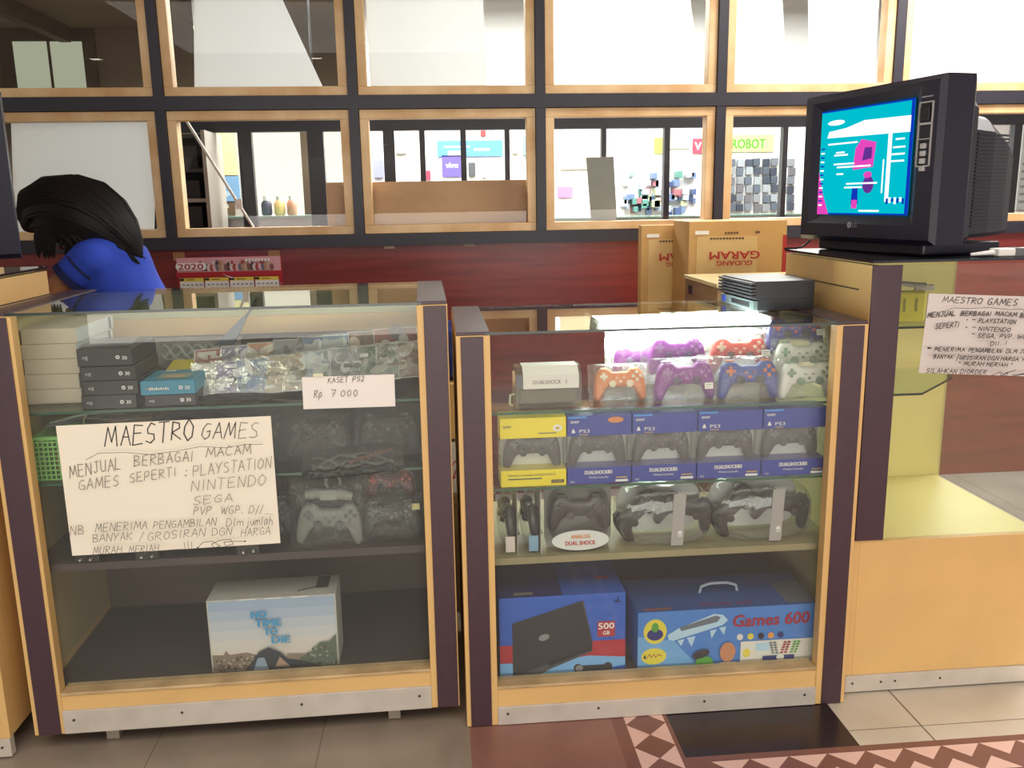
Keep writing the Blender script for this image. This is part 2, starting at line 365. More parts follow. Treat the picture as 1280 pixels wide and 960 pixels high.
def bd(label, px, Y=1.895, z0=zr, z1=2.5, m=FOAM, top=None):
    """board whose lower edge stands at z0: left and right edges follow the photo at two heights"""
    (xa0, xa1), (xb0, xb1) = px            # (top x, bottom x) of left edge, of right edge, in pixels at y = 0 and y = 110
    def X(xt, xb, z):
        p, q = at(xt, 0, Y), at(xb, 110, Y); t = (z-q.z)/(p.z-q.z); return q.x+(p.x-q.x)*t
    pts = [(X(xa0, xa1, z0), z0), (X(xb0, xb1, z0), z0), (X(xb0, xb1, z1), z1), (X(xa0, xa1, z1), z1)]
    return board('foam_board', label, pts, Y, .008, m)
bd('white foam board behind the upper pane second from the left', ((242, 243), (353, 404)))
bd('white foam board behind the upper pane above the brown plywood', ((457, 463), (604, 608)))
bd('white foam board behind the upper pane between the plywood pane and the television', ((690, 692), (863, 878)))
bd('broad white foam board left of the dark gap behind the upper pane above the cartons', ((905, 906), (978, 984)))
bd('white foam board right of the dark gap, above the television', ((1011, 1013), (1099, 1092)))
bd('large white foam board behind the upper pane right of the television top', ((1128, 1118), (1370, 1360)))
bd('white foam board filling the lower pane behind the woman', ((8, 12), (200, 197)), z0=zl, z1=1.72)
board('plywood_sheet', 'long brown plywood sheet leaning behind the lower panes', [(at(407, 226, 1.9).x, zl), (at(661, 226, 1.9).x, zl), (at(661, 226, 1.9).x, at(560, 226, 1.9).z), (at(407, 226, 1.9).x, at(560, 226, 1.9).z)], 1.9, .009, PLY)
g = [(at(740, 275, 1.9).x, zl), (at(772, 275, 1.9).x, zl), (at(767, 196, 1.9).x, at(750, 196, 1.9).z), (at(733, 199, 1.9).x, at(735, 197, 1.9).z)]
board('grey_panel', 'grey panel standing behind the lower pane left of the cartons', g, 1.9, .012, FOAMD)
# ---- the shops beyond the glass wall
struct(MB().box(-9, 9, 1.955, 9, 2.85, 2.93).build('ceiling_far_shop', FARC))
FARW = mat('white_far_wall', 'eeeeec', .6)
struct(MB().box(-.6, 6, 5.0, 5.1, 0, 2.85).build('wall_far', FARW))
struct(MB().box(-6, -.62, 6.4, 6.5, 0, 2.85).build('wall_far_left', mat('brown_far_wall', '75675a', .8, var=.1, scale=2)))
for k, x in enumerate((-3.2, -1.9)):
    struct(MB().box(x, x+.09, 3.0, 6.3, 2.72, 2.85).build('trim_%d' % (70+k), BEAMM))
# pale window in the far left wall
wo = bpy.data.objects.new('window_40', None); COL.objects.link(wo); struct(wo); wo.location = (0, 6.38, 0)
p, q = at(20, 110, 6.38), at(106, 48, 6.38)
wf = MB(); wf.box(p.x-.08, q.x+.08, -.02, .02, p.z-.5, q.z+.25); wf.build('window_frame', BEAMM, wo)
PALE = glow('pale_daylight_pane', 'd6d8bd', .62)
for a, b in ((24, 60), (70, 104)):
    s0, s1 = at(a, 110, 6.38), at(b, 60, 6.38)
    MB().box(s0.x, s1.x, -.026, -.02, s0.z-.4, s1.z+.05).build('pane', PALE, wo)
# shop front frame: header beam and thin dark posts
FY = 3.25; zh0, zh1 = at(560, 163, FY).z, at(560, 147, FY).z
struct(MB().box(-1.6, 3.6, FY-.03, FY+.03, zh0, zh1+.02).build('trim_80', STEEL))
for k, (a, b) in enumerate(((300, 317), (386, 406), (480, 494), (525, 532), (576, 583), (631, 637), (751, 757), (829, 836), (976, 982), (1262, 1271))):
    x0, x1 = at(a, 200, FY).x, at(b, 200, FY).x
    struct(MB().box(x0, x1, FY-.025, FY+.025, 0, zh0).build('trim_%d' % (81+k), STEEL))
# counter with a glass top running behind the panes
CG = mat('pale_counter_front', 'cfd6d6', .4)
for (a, b, lab) in ((262, 404, 'glass topped counter of the warm lit shop beyond the left panes'), (690, 1010, 'glass topped counter of the bright shop beyond the middle panes')):
    y0 = 3.4; x0, x1 = at(a, 270, y0).x, at(b, 270, y0).x; zt = at((a+b)/2, 270, y0).z
    e = empty('glass_counter', lab, 'counter', ((x0+x1)/2, y0+.2, 0)); hw = (x1-x0)/2
    MB().box(-hw+.02, hw-.02, -.17, .2, 0, zt-.012).build('counter_body', CG, e)
    MB().box(-hw, hw, -.2, .2, zt-.012, zt).build('counter_top', mat('pale_green_glass', '8fb3a6', .1), e)
# ceiling lamp seen as a star through the second pane
lp = at(395, 172, 3.6)
e = empty('spot_lamp', 'bright spot lamp hanging in front of the dark post beyond the glass', 'lamp', (lp.x, 3.6, lp.z))
MB().tube([(0, 0, .026), (0, 0, 2.85-lp.z)], .006).build('stem', BLACKP, e)
MB().ball((0, 0, 0), .028).build('bulb', glow('spot_bulb', 'fff8ea', 18), e, smooth=True)
# signs and stock of the far shops
def flat(name, label, cat, px0, px1, Y, m, th=.012, grp=None, prints=None):
    a, b = at(px0[0], px1[1], Y), at(px1[0], px0[1], Y)
    o = empty(name, label, cat, (a.x, Y, a.z), group=grp); W, H = b.x-a.x, b.z-a.z
    MB().box(0, W, 0, th, 0, H).build('panel', m, o)
    if prints:
        pr = Print((0, 0, 0), (1, 0, 0), (0, 0, 1)); prints(pr, W, H); pr.build('print', o)
    return o
flat('shop_banner', 'long blue banner above the purple stand beyond the glass', 'banner', (547, 175), (628, 196), 4.985, mat('blue_banner', '5fa3ea', .5),
     prints=lambda p, W, H: (p.rect(WHITE, W*.16, W*.40, H*.08, H*.36), p.rect(WHITE, W*.56, W*.80, H*.36, H*.5), p.rect(mat('pale_blue_print', 'a9d2f4', .5), W*.1, W*.5, H*.55, H*.68)))
flat('shop_stand', 'purple stand with white lettering under the blue banner', 'stand', (553, 194), (577, 221), 4.985, mat('violet_panel', '6a5bd0', .5),
     prints=lambda p, W, H: p.text(WHITE, 'vivo', W*.5, H*.42, H*.26, align='CENTER', bold=.03))
flat('shop_sign', 'lime sign with green capitals above the grey stock beyond the glass', 'sign', (912, 168), (968, 190), 4.985, mat('lime_sign', 'd5e58a', .5),
     prints=lambda p, W, H: p.text(mat('green_letter', '4f9e34', .5), 'ROBOT', W*.05, H*.2, H*.55, width=W*.75, bold=.02))
flat('shop_sign', 'small red sign with a white V at the right end of the bright pane', 'sign', (866, 173), (879, 192), 4.985, mat('rose_red_sign', 'd2455c', .5),
     prints=lambda p, W, H: p.text(WHITE, 'V', W*.5, H*.25, H*.5, align='CENTER', bold=.04))
flat('wall_poster', 'beige panel behind the grey panel in the lower pane', 'poster', (700, 164), (750, 212), 4.985, mat('beige_panel', 'dccaa2', .6))
flat('wall_poster', 'yellow poster beside the thin post of the bright pane', 'poster', (818, 172), (829, 192), 4.985, mat('yellow_poster', 'f0dc58', .6))
flat('wall_poster', 'pale yellow poster left of the small red V sign', 'poster', (836, 172), (864, 186), 4.985, mat('pale_yellow_poster', 'f0ecb0', .6))
flat('shop_banner', 'pink banner low behind the grey panel', 'banner', (697, 233), (716, 247), 4.985, mat('pink_banner', 'e884c8', .6))
flat('wall_poster', 'white phone poster right of the television', 'poster', (1196, 156), (1262, 262), 4.985, WHITE,
     prints=lambda p, W, H: (p.poly(mat('slate_print', '4b5058', .5), [(W*.38, H*.33), (W*.52, H*.36), (W*.78, H*.58), (W*.62, H*.58)]), p.poly(mat('sky_print', '5ea5e0', .5), [(W*.5, H*.42), (W*.62, H*.44), (W*.82, H*.58), (W*.68, H*.57)]), p.line(mat('grey_line_print', '8d9094', .5), [(W*.05, H*.75), (W*.45, H*.98)], W*.04)))
flat('display_board', 'white display board with grey key racks at the right edge', 'board', (1270, 156), (1300, 262), 4.985, mat('pale_grey_board', 'c9cac8', .5),
     prints=lambda p, W, H: [p.rect(mat('grey_line_print', '8d9094', .5), W*.1, W*.9, H*(.08+k*.09), H*(.11+k*.09)) for k in range(6)])
flat('wall_panel', 'cream wall panel above the blue sign in the second lower pane', 'panel', (257, 150), (292, 219.5), 4.386, mat('cream_panel', 'ded2a0', .6))
flat('shop_sign', 'blue sign with a red badge behind the leaning pole', 'sign', (260, 220), (298, 252), 4.386, mat('blue_sky_sign', '7fa6cc', .5),
     prints=lambda p, W, H: (p.ell(mat('sign_red', 'c8343e', .5), W*.14, H*.55, W*.17, H*.27), p.rect(WHITE, W*.03, W*.25, H*.5, H*.6), p.ell(mat('cloud_print', 'b5cbe0', .5), W*.5, H*.3, W*.25, H*.12)))
flat('shop_sign', 'brown sign with white capitals under the blue sign', 'sign', (264, 253), (293, 269), 4.386, mat('brown_sign', '6a5640', .5),
     prints=lambda p, W, H: ([p.rect(mat('pale_print', 'cfc6b4', .5), W*(.08+.12*k), W*(.15+.12*k), H*.55, H*.83) for k in range(6)], p.text(mat('pale_print', 'cfc6b4', .5), 'ESIA', W*.08, H*.14, H*.28, width=W*.62)))
_a, _b = at(256, 200, 4.4), at(300, 200, 4.4)
struct(MB().box(_a.x, _b.x, 4.4, 4.46, 0, 2.85).build('wall_partition', mat('greige_partition', 'b9b4aa', .6)))
# leaning pole and tag, dark rack at the left of the second pane
a, b = at(231, 148, 2.6), at(316, 284, 2.6)
e = empty('leaning_pole', 'thin white pole leaning across the second lower pane', 'pole', (a.x, 2.6, 0))
MB().cyl((0, 0, a.z), (b.x-a.x+(b.x-a.x)/(a.z-b.z)*b.z, 0, 0.012), .0075, 10).build('rod', mat('pole_white', 'cfc8be', .4), e)
c = at(299, 255, 2.6); MB().box(c.x-a.x-.016, c.x-a.x+.016, -.012, -.008, c.z-.026, c.z+.026).build('paper_tag', WHITE, e)
rk = empty('storage_rack', 'dark storage rack seen at the left of the second lower pane', 'rack', (at(232, 200, 3.0).x, 3.0, 0))
r0 = rk.location.x; xr = at(258, 200, 3.0).x-r0; DK = mat('dark_rack', '352f2f', .6, var=.3, scale=12)
MB().box(-.25, -.22, 0, .4, 0, 1.72).build('side_panel', DK, rk); MB().box(xr-.02, xr, 0, .4, 0, 1.72).build('side_panel', mat('grey_edge', '9a9187', .5), rk)
MB().box(-.22, xr-.02, .38, .4, 0, 1.72).build('back_panel', DK, rk)
for z in (.5, .9, 1.2, 1.36, 1.52, 1.70): MB().box(-.22, xr-.02, .02, .38, z-.02, z).build('shelf', DK if z != 1.36 else mat('grey_edge', '9a9187', .5), rk)
for k, (zz, hh) in enumerate(((1.2, .12), (1.36, .1), (1.52, .12))):
    o = MB().box(r0-.2, r0+xr-.06, 3.05, 3.3, zz+.001, zz+hh, .004).build('storage_box', mat('charcoal_box', '2b2728', .7))
    tag(o, 'dark box on the %s shelf of the storage rack beyond the glass' % ('lowest visible', 'middle visible', 'highest filled')[k], 'box', 'boxes on the dark storage rack')
# stock on the walls of the far shops
rg = random.Random(5)
cols = ['5d6672', '757b84', '444b58', '8a8d92', '3c4250', '9aa0a6', '6c6a70', '525a66']
def stock(px, Y, m, label, grp, th=.03, hook=True):
    a, b = at(px[0], px[3], Y), at(px[2], px[1], Y)
    e = MB().box(a.x, b.x, Y, 4.999, a.z, b.z, .002).build('boxed_accessory', m); tag(e, label, 'boxed accessory', grp)
for r in range(6):
    for k in range(8):
        x = 911+k*10.6+rg.uniform(-1, 1); y = 198+r*11.2+rg.uniform(-1, 1)
        if 974 < x+4 < 984: continue
        stock((x, y, x+8.6, y+9.6), 4.968, mat('stock_'+cols[(r*3+k*5) % 8], cols[(r*3+k*5) % 8], .4), 'small boxed accessory hung under the lime sign beyond the glass', 'boxed accessories under the lime sign')
for k in range(74):
    x = rg.uniform(776, 868); y = rg.choice((214, 226, 236, 243, 249, 255, 260))+rg.uniform(-2, 2)
    c = rg.choice(['6f83a6', '8d9bb4', '4c5f86', 'b9c3d2', '5b8f86', 'd8dde4', 'a96a72', 'cfd8b0'])
    stock((x, y, x+rg.uniform(4, 8), y+rg.uniform(6, 10)), 4.968-.0302*(k % 3), mat('stock_'+c, c, .4), 'small boxed accessory hung on the white wall right of the grey panel', 'boxed accessories right of the grey panel')
for k, (x0, y0, x1, y1, c) in enumerate(((494, 166, 508, 192, 'c9c9c4'), (586, 203, 594, 220, '55585e'), (603, 200, 608, 222, 'b8bcc0'), (533, 213, 538, 225, 'c0405a'), (467, 200, 479, 222, '8d8fd8'), (601, 163, 607, 170, 'd34a50'), (640, 165, 648, 192, 'd9cdb8'), (654, 170, 662, 194, '8ba3ac'))):
    stock((x0, y0, x1, y1), 4.968, mat('stock_'+c, c, .4), ('pale phone poster on the white wall left of the blue banner', 'dark phone picture right of the purple stand', 'thin grey phone picture two right of the purple stand', 'small red packet left of the purple stand', 'lilac packet at the far left above the plywood', 'small red packet above the blue banner', 'beige packet right of the blue banner', 'grey blue packet at the right end above the plywood')[k], 'pictures and packets above the plywood')
# warm shop: emissive fill panels stand in for its brightness, goods on the counter
flat('shop_glow_fill', 'white emissive fill for the bright warm shop beyond the second pane', 'emissive fill', (315, 160), (374, 470), 5.6, glow('shop_fill_emission', 'fff4e0', 1.5))
flat('shop_glow_fill', 'narrow white emissive fill right of the dark post in the second pane', 'emissive fill', (406, 160), (436, 470), 5.6, glow('shop_fill_emission', 'fff4e0', 1.5))
for k, (x0, y0, x1, y1, c, lab) in enumerate(((327, 248, 339, 272, '4b4858', 'dark bottle shaped jar on the counter of the warm lit shop'), (343, 255, 356, 272, 'e0b87a', 'tan jar on the counter of the warm lit shop'), (359, 252, 371, 272, 'c58a72', 'reddish jar on the counter of the warm lit shop'))):
    a, b = at(x0, 270, 3.55), at(x1, y0, 3.55); r = (b.x-a.x)/2; zt = at(333, 270, 3.4).z
    e = empty('counter_jar', lab, 'jar', ((a.x+b.x)/2, 3.56, zt+.001))
    MB().loft([[(r*q*math.cos(t*PI/8), r*q*math.sin(t*PI/8), z) for t in range(16)] for q, z in ((.8, 0), (1, .01), (1, .07), (.6, .09))]).build('jar_body', mat('jar_'+c, c, .4), e, smooth=True)
    MB().cyl((0, 0, .091), (0, 0, .115), r*.62).build('lid', WHITE, e)
# downlights along the mall corridor ceiling (their reflections show in the panes)
dl = glow('downlight_disc', 'fff2dc', 22)
k = 0
for y in (-1.2, -4, -7, -10.6, -14.34, -18, -21.7):
    for x in (-8.14, -3.4, -1.2, 1.0, 3.2) if y < -20 else (-7.24, -3.4, -1.2, 1.0, 3.2) if y < -14 and y > -15 else (-3.4, -1.2, 1.0, 3.2):
        e = empty('downlight', 'round recessed downlight in the corridor ceiling', 'ceiling light', (x, y, 2.8), group='corridor downlights')
        MB().loft([[(r*math.cos(t*PI/10), r*math.sin(t*PI/10), z) for t in range(20)] for r, z in ((.085, -.001), (.085, -.008), (.065, -.01), (.062, -.002))], cap=False).build('trim_ring', WHITE, e)
        MB().cyl((0, 0, -.006), (0, 0, -.002), .06, 20).build('lamp_disc', dl, e)
# ---------------------------------------------------------------- glass showcases
def showcase(label, loc, rz, W, D, z0, z1, zg, zy, th=.08, shelves=(), glass_shelves=(), back=None, inner=INNER, legs=0., floor_m=DULL, shelf_m=SHELFW, rail=None):
    """z0 underside, z1 top, zg lower edge of the front glass, zy top of the metal strip"""
    e = empty('display_cabinet', label, 'display cabinet', loc, rz)
    zt = z1-.008
    for s in (0, 1):                        # thin outer board, a broad post in front and a broad strip on top
        a = 0 if s == 0 else W-th; o0, o1 = (0, .016) if s == 0 else (W-.016, W)
        MB().box(o0, o1, .034, D, z0, zt-.0005, .001).slot(1).box(*((o1, o1+.001) if s == 0 else (o0-.001, o0)), .04, D-.01, zg, zt-.01).build('side_panel', [YEL, inner], e)
        MB().box(a, a+th, 0, .033, z0, zt-.0005, .0015).build('front_post', YEL, e)
        i0, i1 = (a+.011, a+.064) if s == 0 else (a+.016, a+.069)
        MB().box(i0, i1, -.004, 0, z0+.002, zt-.003, .001).build('front_strip', LAM, e, label='dark brown strip facing the post')
        MB().box(a+.001, a+th-.001, .001, D-.001, zt, z1, .001).build('top_strip', LAM, e, label='dark brown strip on the top of the side')
    # plinth with dusty ledge, metal kick strip with screws
    MB().box(th, W-th, .004, .05, zy, zg-.009).build('plinth', YEL, e)
    MB().box(th, W-th, .0, .052, zg-.009, zg-.001, .002).build('ledge', LEDGE, e)
    kp = MB().box(th-.0005, W-th+.0005, -.002, .03, z0, zy, .001).build('kick_strip', ALU, e)
    for x in (th+.025, W*.34, W*.62, W-th-.03): MB().cyl((x, -.0035, (z0+zy)/2+.006), (x, -.002, (z0+zy)/2+.006), .0035, 8).build('screw', SCREW, kp)
    MB().box(.018, W-.018, .0525, D-.012, zg-.036, zg-.020).build('base_board', floor_m, e)
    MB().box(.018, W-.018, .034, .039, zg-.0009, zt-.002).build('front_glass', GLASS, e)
    g = MB().box(th-.012, W-th+.012, .0, D, zt, zt+.006); 
    g.slot(1).box(th-.012, W-th+.012, -.0012, 0, zt, zt+.006)
    g.build('top_glass', [GTOP, GDARK], e)
    for (z, y0, t) in shelves: MB().box(.018, W-.018, y0, D-.03, z-t, z, .001).build('shelf', shelf_m, e)
    for (z, y0, y1) in glass_shelves:
        g = MB().box(.018, W-.018, y0, y1, z-.006, z); g.slot(1).box(.018, W-.018, y0-.001, y0, z-.006, z)
        g.build('glass_shelf', [GSHELF, GEDGE], e)
    if rail:
        MB().box(.017, W-.017, D-.04, D-.012, rail, rail+.05).build('back_rail', YEL, e); MB().box(.017, W-.017, D-.034, D-.012, rail+.0505, zt-.001).build('top_rail', mat('pale_green_rail', 'b9bb96', .5), e)
    if back:
        m, zb, zt2 = back
        MB().box(.018, W/2+.02, D-.028, D-.02, zb, zt2).build('sliding_door', m, e); MB().box(W/2-.02, W-.018, D-.018, D-.01, zb, zt2).build('sliding_door', m, e)
    if legs:
        for x in (.17, W-.17):
            for y in (.035, D-.08): MB().box(x-.016, x+.016, y, y+.032, -legs, z0, .002).build('leg', mat('leg_steel', 'a59a8b', .4, metal=.4), e)
    return e
LX, LY, LA = -1.0648, .0119, .0131
showcase('wide glass display cabinet on short legs with the large handwritten sign', (LX, LY, .0462), LA, 1.0478, .545, 0, 1.0475, .110, .062, th=.072,
         shelves=((.423, .055, .02),), glass_shelves=((.804, .055, .50), (.629, .055, .42)), back=(mat('brown_sliding_door', '5a4540', .5, var=.2, scale=3, stretch=(1, 1, 8)), .08, .912), legs=.0459, rail=.913,
         inner=mat('dull_yellow_lining', 'b9a878', .5, var=.08, scale=5), floor_m=mat('dark_base_board', '4e4648', .6, var=.15, scale=5))
showcase('glass display cabinet full of boxed game controllers standing on the black floor tile', (0, 0, .001), 0, 1.0, .523, 0, 1.0205, .108, .050, th=.08,
         shelves=((.431, .055, .018),), glass_shelves=((.811, .055, .36), (.616, .055, .36)), shelf_m=SHELFP, floor_m=DULL, back=(mat('grey_sliding_door', '5f5850', .55, var=.2, scale=3), .07, .42), rail=None)
# glowing panel lamp under the top of the second cabinet
e = empty('cabinet_lamp', 'glowing panel lamp under the glass top of the controller cabinet', 'lamp', (.60, .30, .992))
MB().box(-.22, .24, -.10, .10, -.008, .008, .004).build('diffuser', glow('cabinet_diffuser', 'f4fffa', 24), e)
for x in (-.226, .241): MB().box(x-.005, x+.005, -.09, .09, -.010, .018, .002).build('end_cap', WHITE, e)
# ---- tall counters (one to the right, one cut by the left edge of the picture)
def counter(label, x0, y0, W, D, H, zb, mirror=False, lit=True):
    """side with the drawer seam is at local x = 0"""
    e = empty('tall_counter', label, 'counter', (x0, y0, 0))
    s = -1 if mirror else 1
    def X(a, b): return (min(s*a, s*b), max(s*a, s*b))
    def bx(a, b, *r, m=None, bev=0, mb=None):
        mb = mb or MB(); q = X(a, b); return mb.box(q[0], q[1], *r, bev)
    bx(0, .018, 0, D, .052, H-.012, bev=.001).build('side_panel', YEL, e)
    bx(.018, .022, .02, D-.01, zb, H-.014).build('side_lining', INBRIGHT, e)
    MB().box(*X(-.0015, .0), .06, D-.0, H-.078, H-.075).build('drawer_seam', SCREW, e)
    bx(.001, .076, -.006, .0, zb+.005, H-.012, bev=.001).build('front_strip', LAM, e, label='dark brown strip facing the post')
    bx(.018, .07, .0, .012, zb, H-.013).build('post', YEL, e)
    bx(.018, W, .0, .0195, .052, zb, bev=.001).build('front_panel', YEL, e)
    kp = bx(.0, W, -.004, .018, .004, .052, bev=.001).build('kick_strip', ALU, e)
    for x in (.02, .1, .14, W*.5): MB().cyl((s*x, -.0055, .03), (s*x, -.004, .03), .0032, 8).build('screw', SCREW, kp)
    bx(.02, W-.012, .02, D-.018, zb-.018, zb, m=None).build('base_board', INBRIGHT, e)
    bx(.02, W, D-.018, D, .052, H-.012).build('back_panel', INBRIGHT, e)
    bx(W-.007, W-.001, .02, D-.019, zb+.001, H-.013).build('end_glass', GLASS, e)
    bx(W-.012, W, .02, D-.019, .052, zb-.02).build('lower_end_panel', YEL, e)
    g = bx(-.004, W+.004, -.012, D+.004, H-.006, H); g.build('counter_top', mat('dark_counter_glass', '23252c', .05, spec=.7), e)
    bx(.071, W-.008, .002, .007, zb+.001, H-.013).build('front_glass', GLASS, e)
    return e
counter('tall yellow counter with the lit base and the television on top', 1.0204, .0432, .535, .535, 1.1627, .4336)
counter('tall yellow counter cut by the left edge of the picture', -1.117, .0, .9, .526, 1.1627, .4336, mirror=True)
# two glass corner shelves and lamp inside the right counter
TX, TY = 1.0204, .0432
for k, (z, lab) in enumerate(((.80, 'lower corner shelf of glass in the tall right counter'), (.98, 'upper corner shelf of glass behind the sign in the tall right counter'))):
    e = empty('corner_shelf', lab, 'glass shelf', (TX+.023, TY+.02, z))
    dx = (0, .02)[k]; P_ = [(0, .095), (.197, .095), (.394, .282), (.43, .36), (.43, .44), (0, .44)]
    g = MB().prism(P_, 'z', -.006, 0); g.slot(1)
    for a, b in zip(P_[:3], P_[1:4]):
        d = Vector((b[0]-a[0], b[1]-a[1])).normalized(); n = Vector((d.y, -d.x))*.0012
        g.prism([a, b, (b[0]+n.x, b[1]+n.y), (a[0]+n.x, a[1]+n.y)], 'z', -.006, 0)
    g.build('shelf_glass', [GSHELF, GDARK], e)
    for (x, y) in ((.006, .12), (.006, .48)): MB().box(0, .02, y-.01, y+.01, -.012, -.006).build('shelf_pin', ALU, e)
e = empty('counter_lamp', 'upright strip lamp at the right end of the tall right counter', 'lamp', (1.540, .090, .70))
MB().box(-.008, .006, -.02, .02, 0, .40, .002).build('housing', WHITE, e)
MB().tube([(-.018, 0, .02), (-.018, 0, .38)], .009, 12).build('tube', glow('counter_tube', 'fff3d6', 26), e, smooth=True)

# ---------------------------------------------------------------- televisions
TVP = mat('navy_black_plastic', '1f1d2c', .35); TVB = mat('grey_black_shell', '2a2a34', .45)
def television(label, loc, rz, W=.618, H=.436, on=True, panel=True):
    e = empty('television', label, 'television', loc, rz); hw = W/2
    u0, u1, v0, v1 = -hw+.135*W, -hw+.815*W, .178*H, .885*H
    f = MB()                                # front: stepped frame around the screen
    def rect(a, b, c, d, y): return [(a, y, c), (b, y, c), (b, y, d), (a, y, d)]
    f.loft([rect(-hw+.012, hw-.012, .012, H-.012, .11), rect(-hw, hw, 0, H, .095), rect(-hw, hw, 0, H, .012), rect(-hw+.012, hw-.012, .012, H-.012, 0),
            rect(u0-.03, u1+.03, v0-.025, v1+.025, 0.0), rect(u0-.006, u1+.006, v0-.006, v1+.006, .012), rect(u0, u1, v0, v1, .016)], cap=False)
    f.build('front_frame', TVP, e)
    scr = MB(); n = 10
    bulge = lambda a, b: .0105
    for i in range(n):
        for j in range(n):
            q = [(a/n, b/n) for a, b in ((i, j), (i+1, j), (i+1, j+1), (i, j+1))]
            scr.poly([(u0+(u1-u0)*a, bulge(a, b), v0+(v1-v0)*b) for a, b in q])
    bmesh.ops.remove_doubles(scr.bm, verts=scr.bm.verts, dist=1e-5)
    s_ = scr.build('screen', glow('screen_cyan', '00c2d2', 1.0) if on else mat('dark_screen', '10141f', .12), e, smooth=True)
    if on:
        SW, SH = u1-u0, v1-v0
        p = Print((u0, .0103, v0), (1, 0, 0), (0, 0, 1), lift=0)
        wht, mag, pur, blu = glow('screen_white', 'f4fdff', 1.25), glow('screen_magenta', 'e246b8', 1.1), glow('screen_violet', '7a3fb0', .7), glow('screen_blue', '1440d0', .8)
        R = lambda m, a, b, c, d: p.rect(m, SW*a, SW*b, SH*c, SH*d)
        p.poly(blu, [(0, 0), (SW, 0), (SW, SH*.015), (0, SH*.015)]); R(blu, .965, 1, 0, 1); R(blu, 0, 1, .985, 1)
        p.poly(mag, [(0, 0), (SW*.14, 0), (SW*.06, SH*.2), (0, SH*.42)])
        p.poly(wht, [(SW*.08, SH*.74), (SW*.97, SH*.72), (SW*.97, SH*.86), (SW*.5, SH*.87), (SW*.3, SH*.82), (SW*.1, SH*.80)])
        p.ell(wht, SW*.18, SH*.88, SW*.10, SH*.025)
        R(wht, .76, .80, .12, .74); R(wht, .72, .735, .2, .5)
        p.poly(mag, [(SW*.40, SH*.42), (SW*.62, SH*.44), (SW*.64, SH*.66), (SW*.48, SH*.70), (SW*.42, SH*.62)]); p.poly(pur, [(SW*.50, SH*.5), (SW*.60, SH*.52), (SW*.60, SH*.62), (SW*.52, SH*.62)])
        p.ell(pur, SW*.58, SH*.28, SW*.06, SH*.08); p.ell(mag, SW*.57, SH*.37, SW*.045, SH*.03)
        p.poly(blu, [(SW*.40, SH*.1), (SW*.48, SH*.1), (SW*.47, SH*.25), (SW*.41, SH*.25)]); p.poly(mag, [(SW*.41, SH*.06), (SW*.47, SH*.06), (SW*.47, SH*.14), (SW*.41, SH*.14)])
        for (a, b, c) in ((.10, .44, .67), (.2, .3, .585), (.18, .34, .56), (.18, .42, .475), (.22, .6, .445), (.22, .3, .38), (.34, .68, .285), (.32, .52, .25), (.84, .93, .66), (.82, .94, .59), (.80, .94, .53), (.80, .94, .47), (.5, .72, .03)): R(wht, a, b, c, c+.016)
        for k in range(14): R(wht if k % 2 else blu, .025, .07, .63-.042*k, .645-.042*k)
        for k in range(7): R(wht if k % 2 else blu, .79+.027*k, .812+.027*k, .1+.01*(k % 3), .15+.01*(k % 2))
        p.build('screen_picture', e)
    if not panel:
        MB().box(hw-.004, hw+.003, .02, .10, .01, H-.01, .002).build('edge_trim', mat('red_brown_trim', '6b3b34', .4), e)
    # control panel right of the screen
    SIL = mat('silver_plastic', 'b9b4b4', .35, metal=.3)
    a, b, c, d = -hw+.868*W, -hw+.952*W, .47*H, .85*H
    cp = MB(); cx_ = MB()
    for q in () if not panel else ((a, b, c, c+.003), (a, b, d-.003, d), (a, a+.0025, c, d), (b-.0025, b, c, d), (a, b, d-.055, d-.05), (a, b, d-.09, d-.088)): cp.box(q[0], q[1], -.004, .003, q[2], q[3])
    cpo = None if not panel else cp.build('control_panel', SIL, e)
    if panel: MB().box(a+.008, b-.008, -.008, .002, d-.044, d-.012, .002).build('power_button', BLACKP, cpo)
    for k in range(4 if panel else 0): MB().box((a+b)/2-.008, (a+b)/2+.008, -.007, .002, d-.112-.018*k, d-.099-.018*k, .002).build('button', SIL, cpo)
    p = Print((0, 0, 0), (1, 0, 0), (0, 0, 1), lift=.001); LT = mat('logo_grey', '9a98a4', .4)
    x = -hw+.43*W; z = .11*H
    p.ell(LT, x, z, .0085, .0085); p.rect(TVP, x-.0012, x+.0015, z-.005, z+.004); p.text(LT, 'LG', x+.013, z-.006, .012); p.rect(LT, a+.004, b-.004, d+.010, d+.013) if panel else None; p.build('logo', e)
    # rear shell: tapering, ribbed sides
    sh = MB(); rings = []
    for y, wx, za, zb in ((.09, .97, .015, .965), (.13, .93, .02, .93), (.16, .80, .03, .80), (.24, .74, .035, .78), (.33, .60, .04, .68), (.37, .52, .05, .6)):
        w2 = hw*wx; c_ = min(.05, w2*.2)
        rings.append([(-w2+.006, y, za*H), (w2-.006, y, za*H), (w2, y, za*H+.01), (w2, y, zb*H-c_), (w2-c_*.6, y, zb*H-.01), (w2-c_, y, zb*H), (-w2+c_, y, zb*H), (-w2+c_*.6, y, zb*H-.01), (-w2, y, zb*H-c_), (-w2, y, za*H+.01)])
    so = sh.loft(rings).build('rear_shell', TVB, e)
    for sgn in (-1, 1):
      rb = MB()
      for k in range(26):
        z = .05*H+.02+k*.0092
        if 1:
            pts = [(.17, .795*hw), (.24, .735*hw), (.32, .617*hw)]
            for (y0, w0), (y1, w1) in zip(pts, pts[1:]):
                rb.prism([(sgn*(w0-.004), y0), (sgn*(w1-.004), y1), (sgn*(w1+.003), y1), (sgn*(w0+.003), y0)], 'z', z, z+.0042)
      rb.build('vent_ribs', TVB, so)
    MB().box(-hw*.78, hw*.78, .03, .28, -.0295, .002, .006).build('pedestal', TVP, e)
    return e
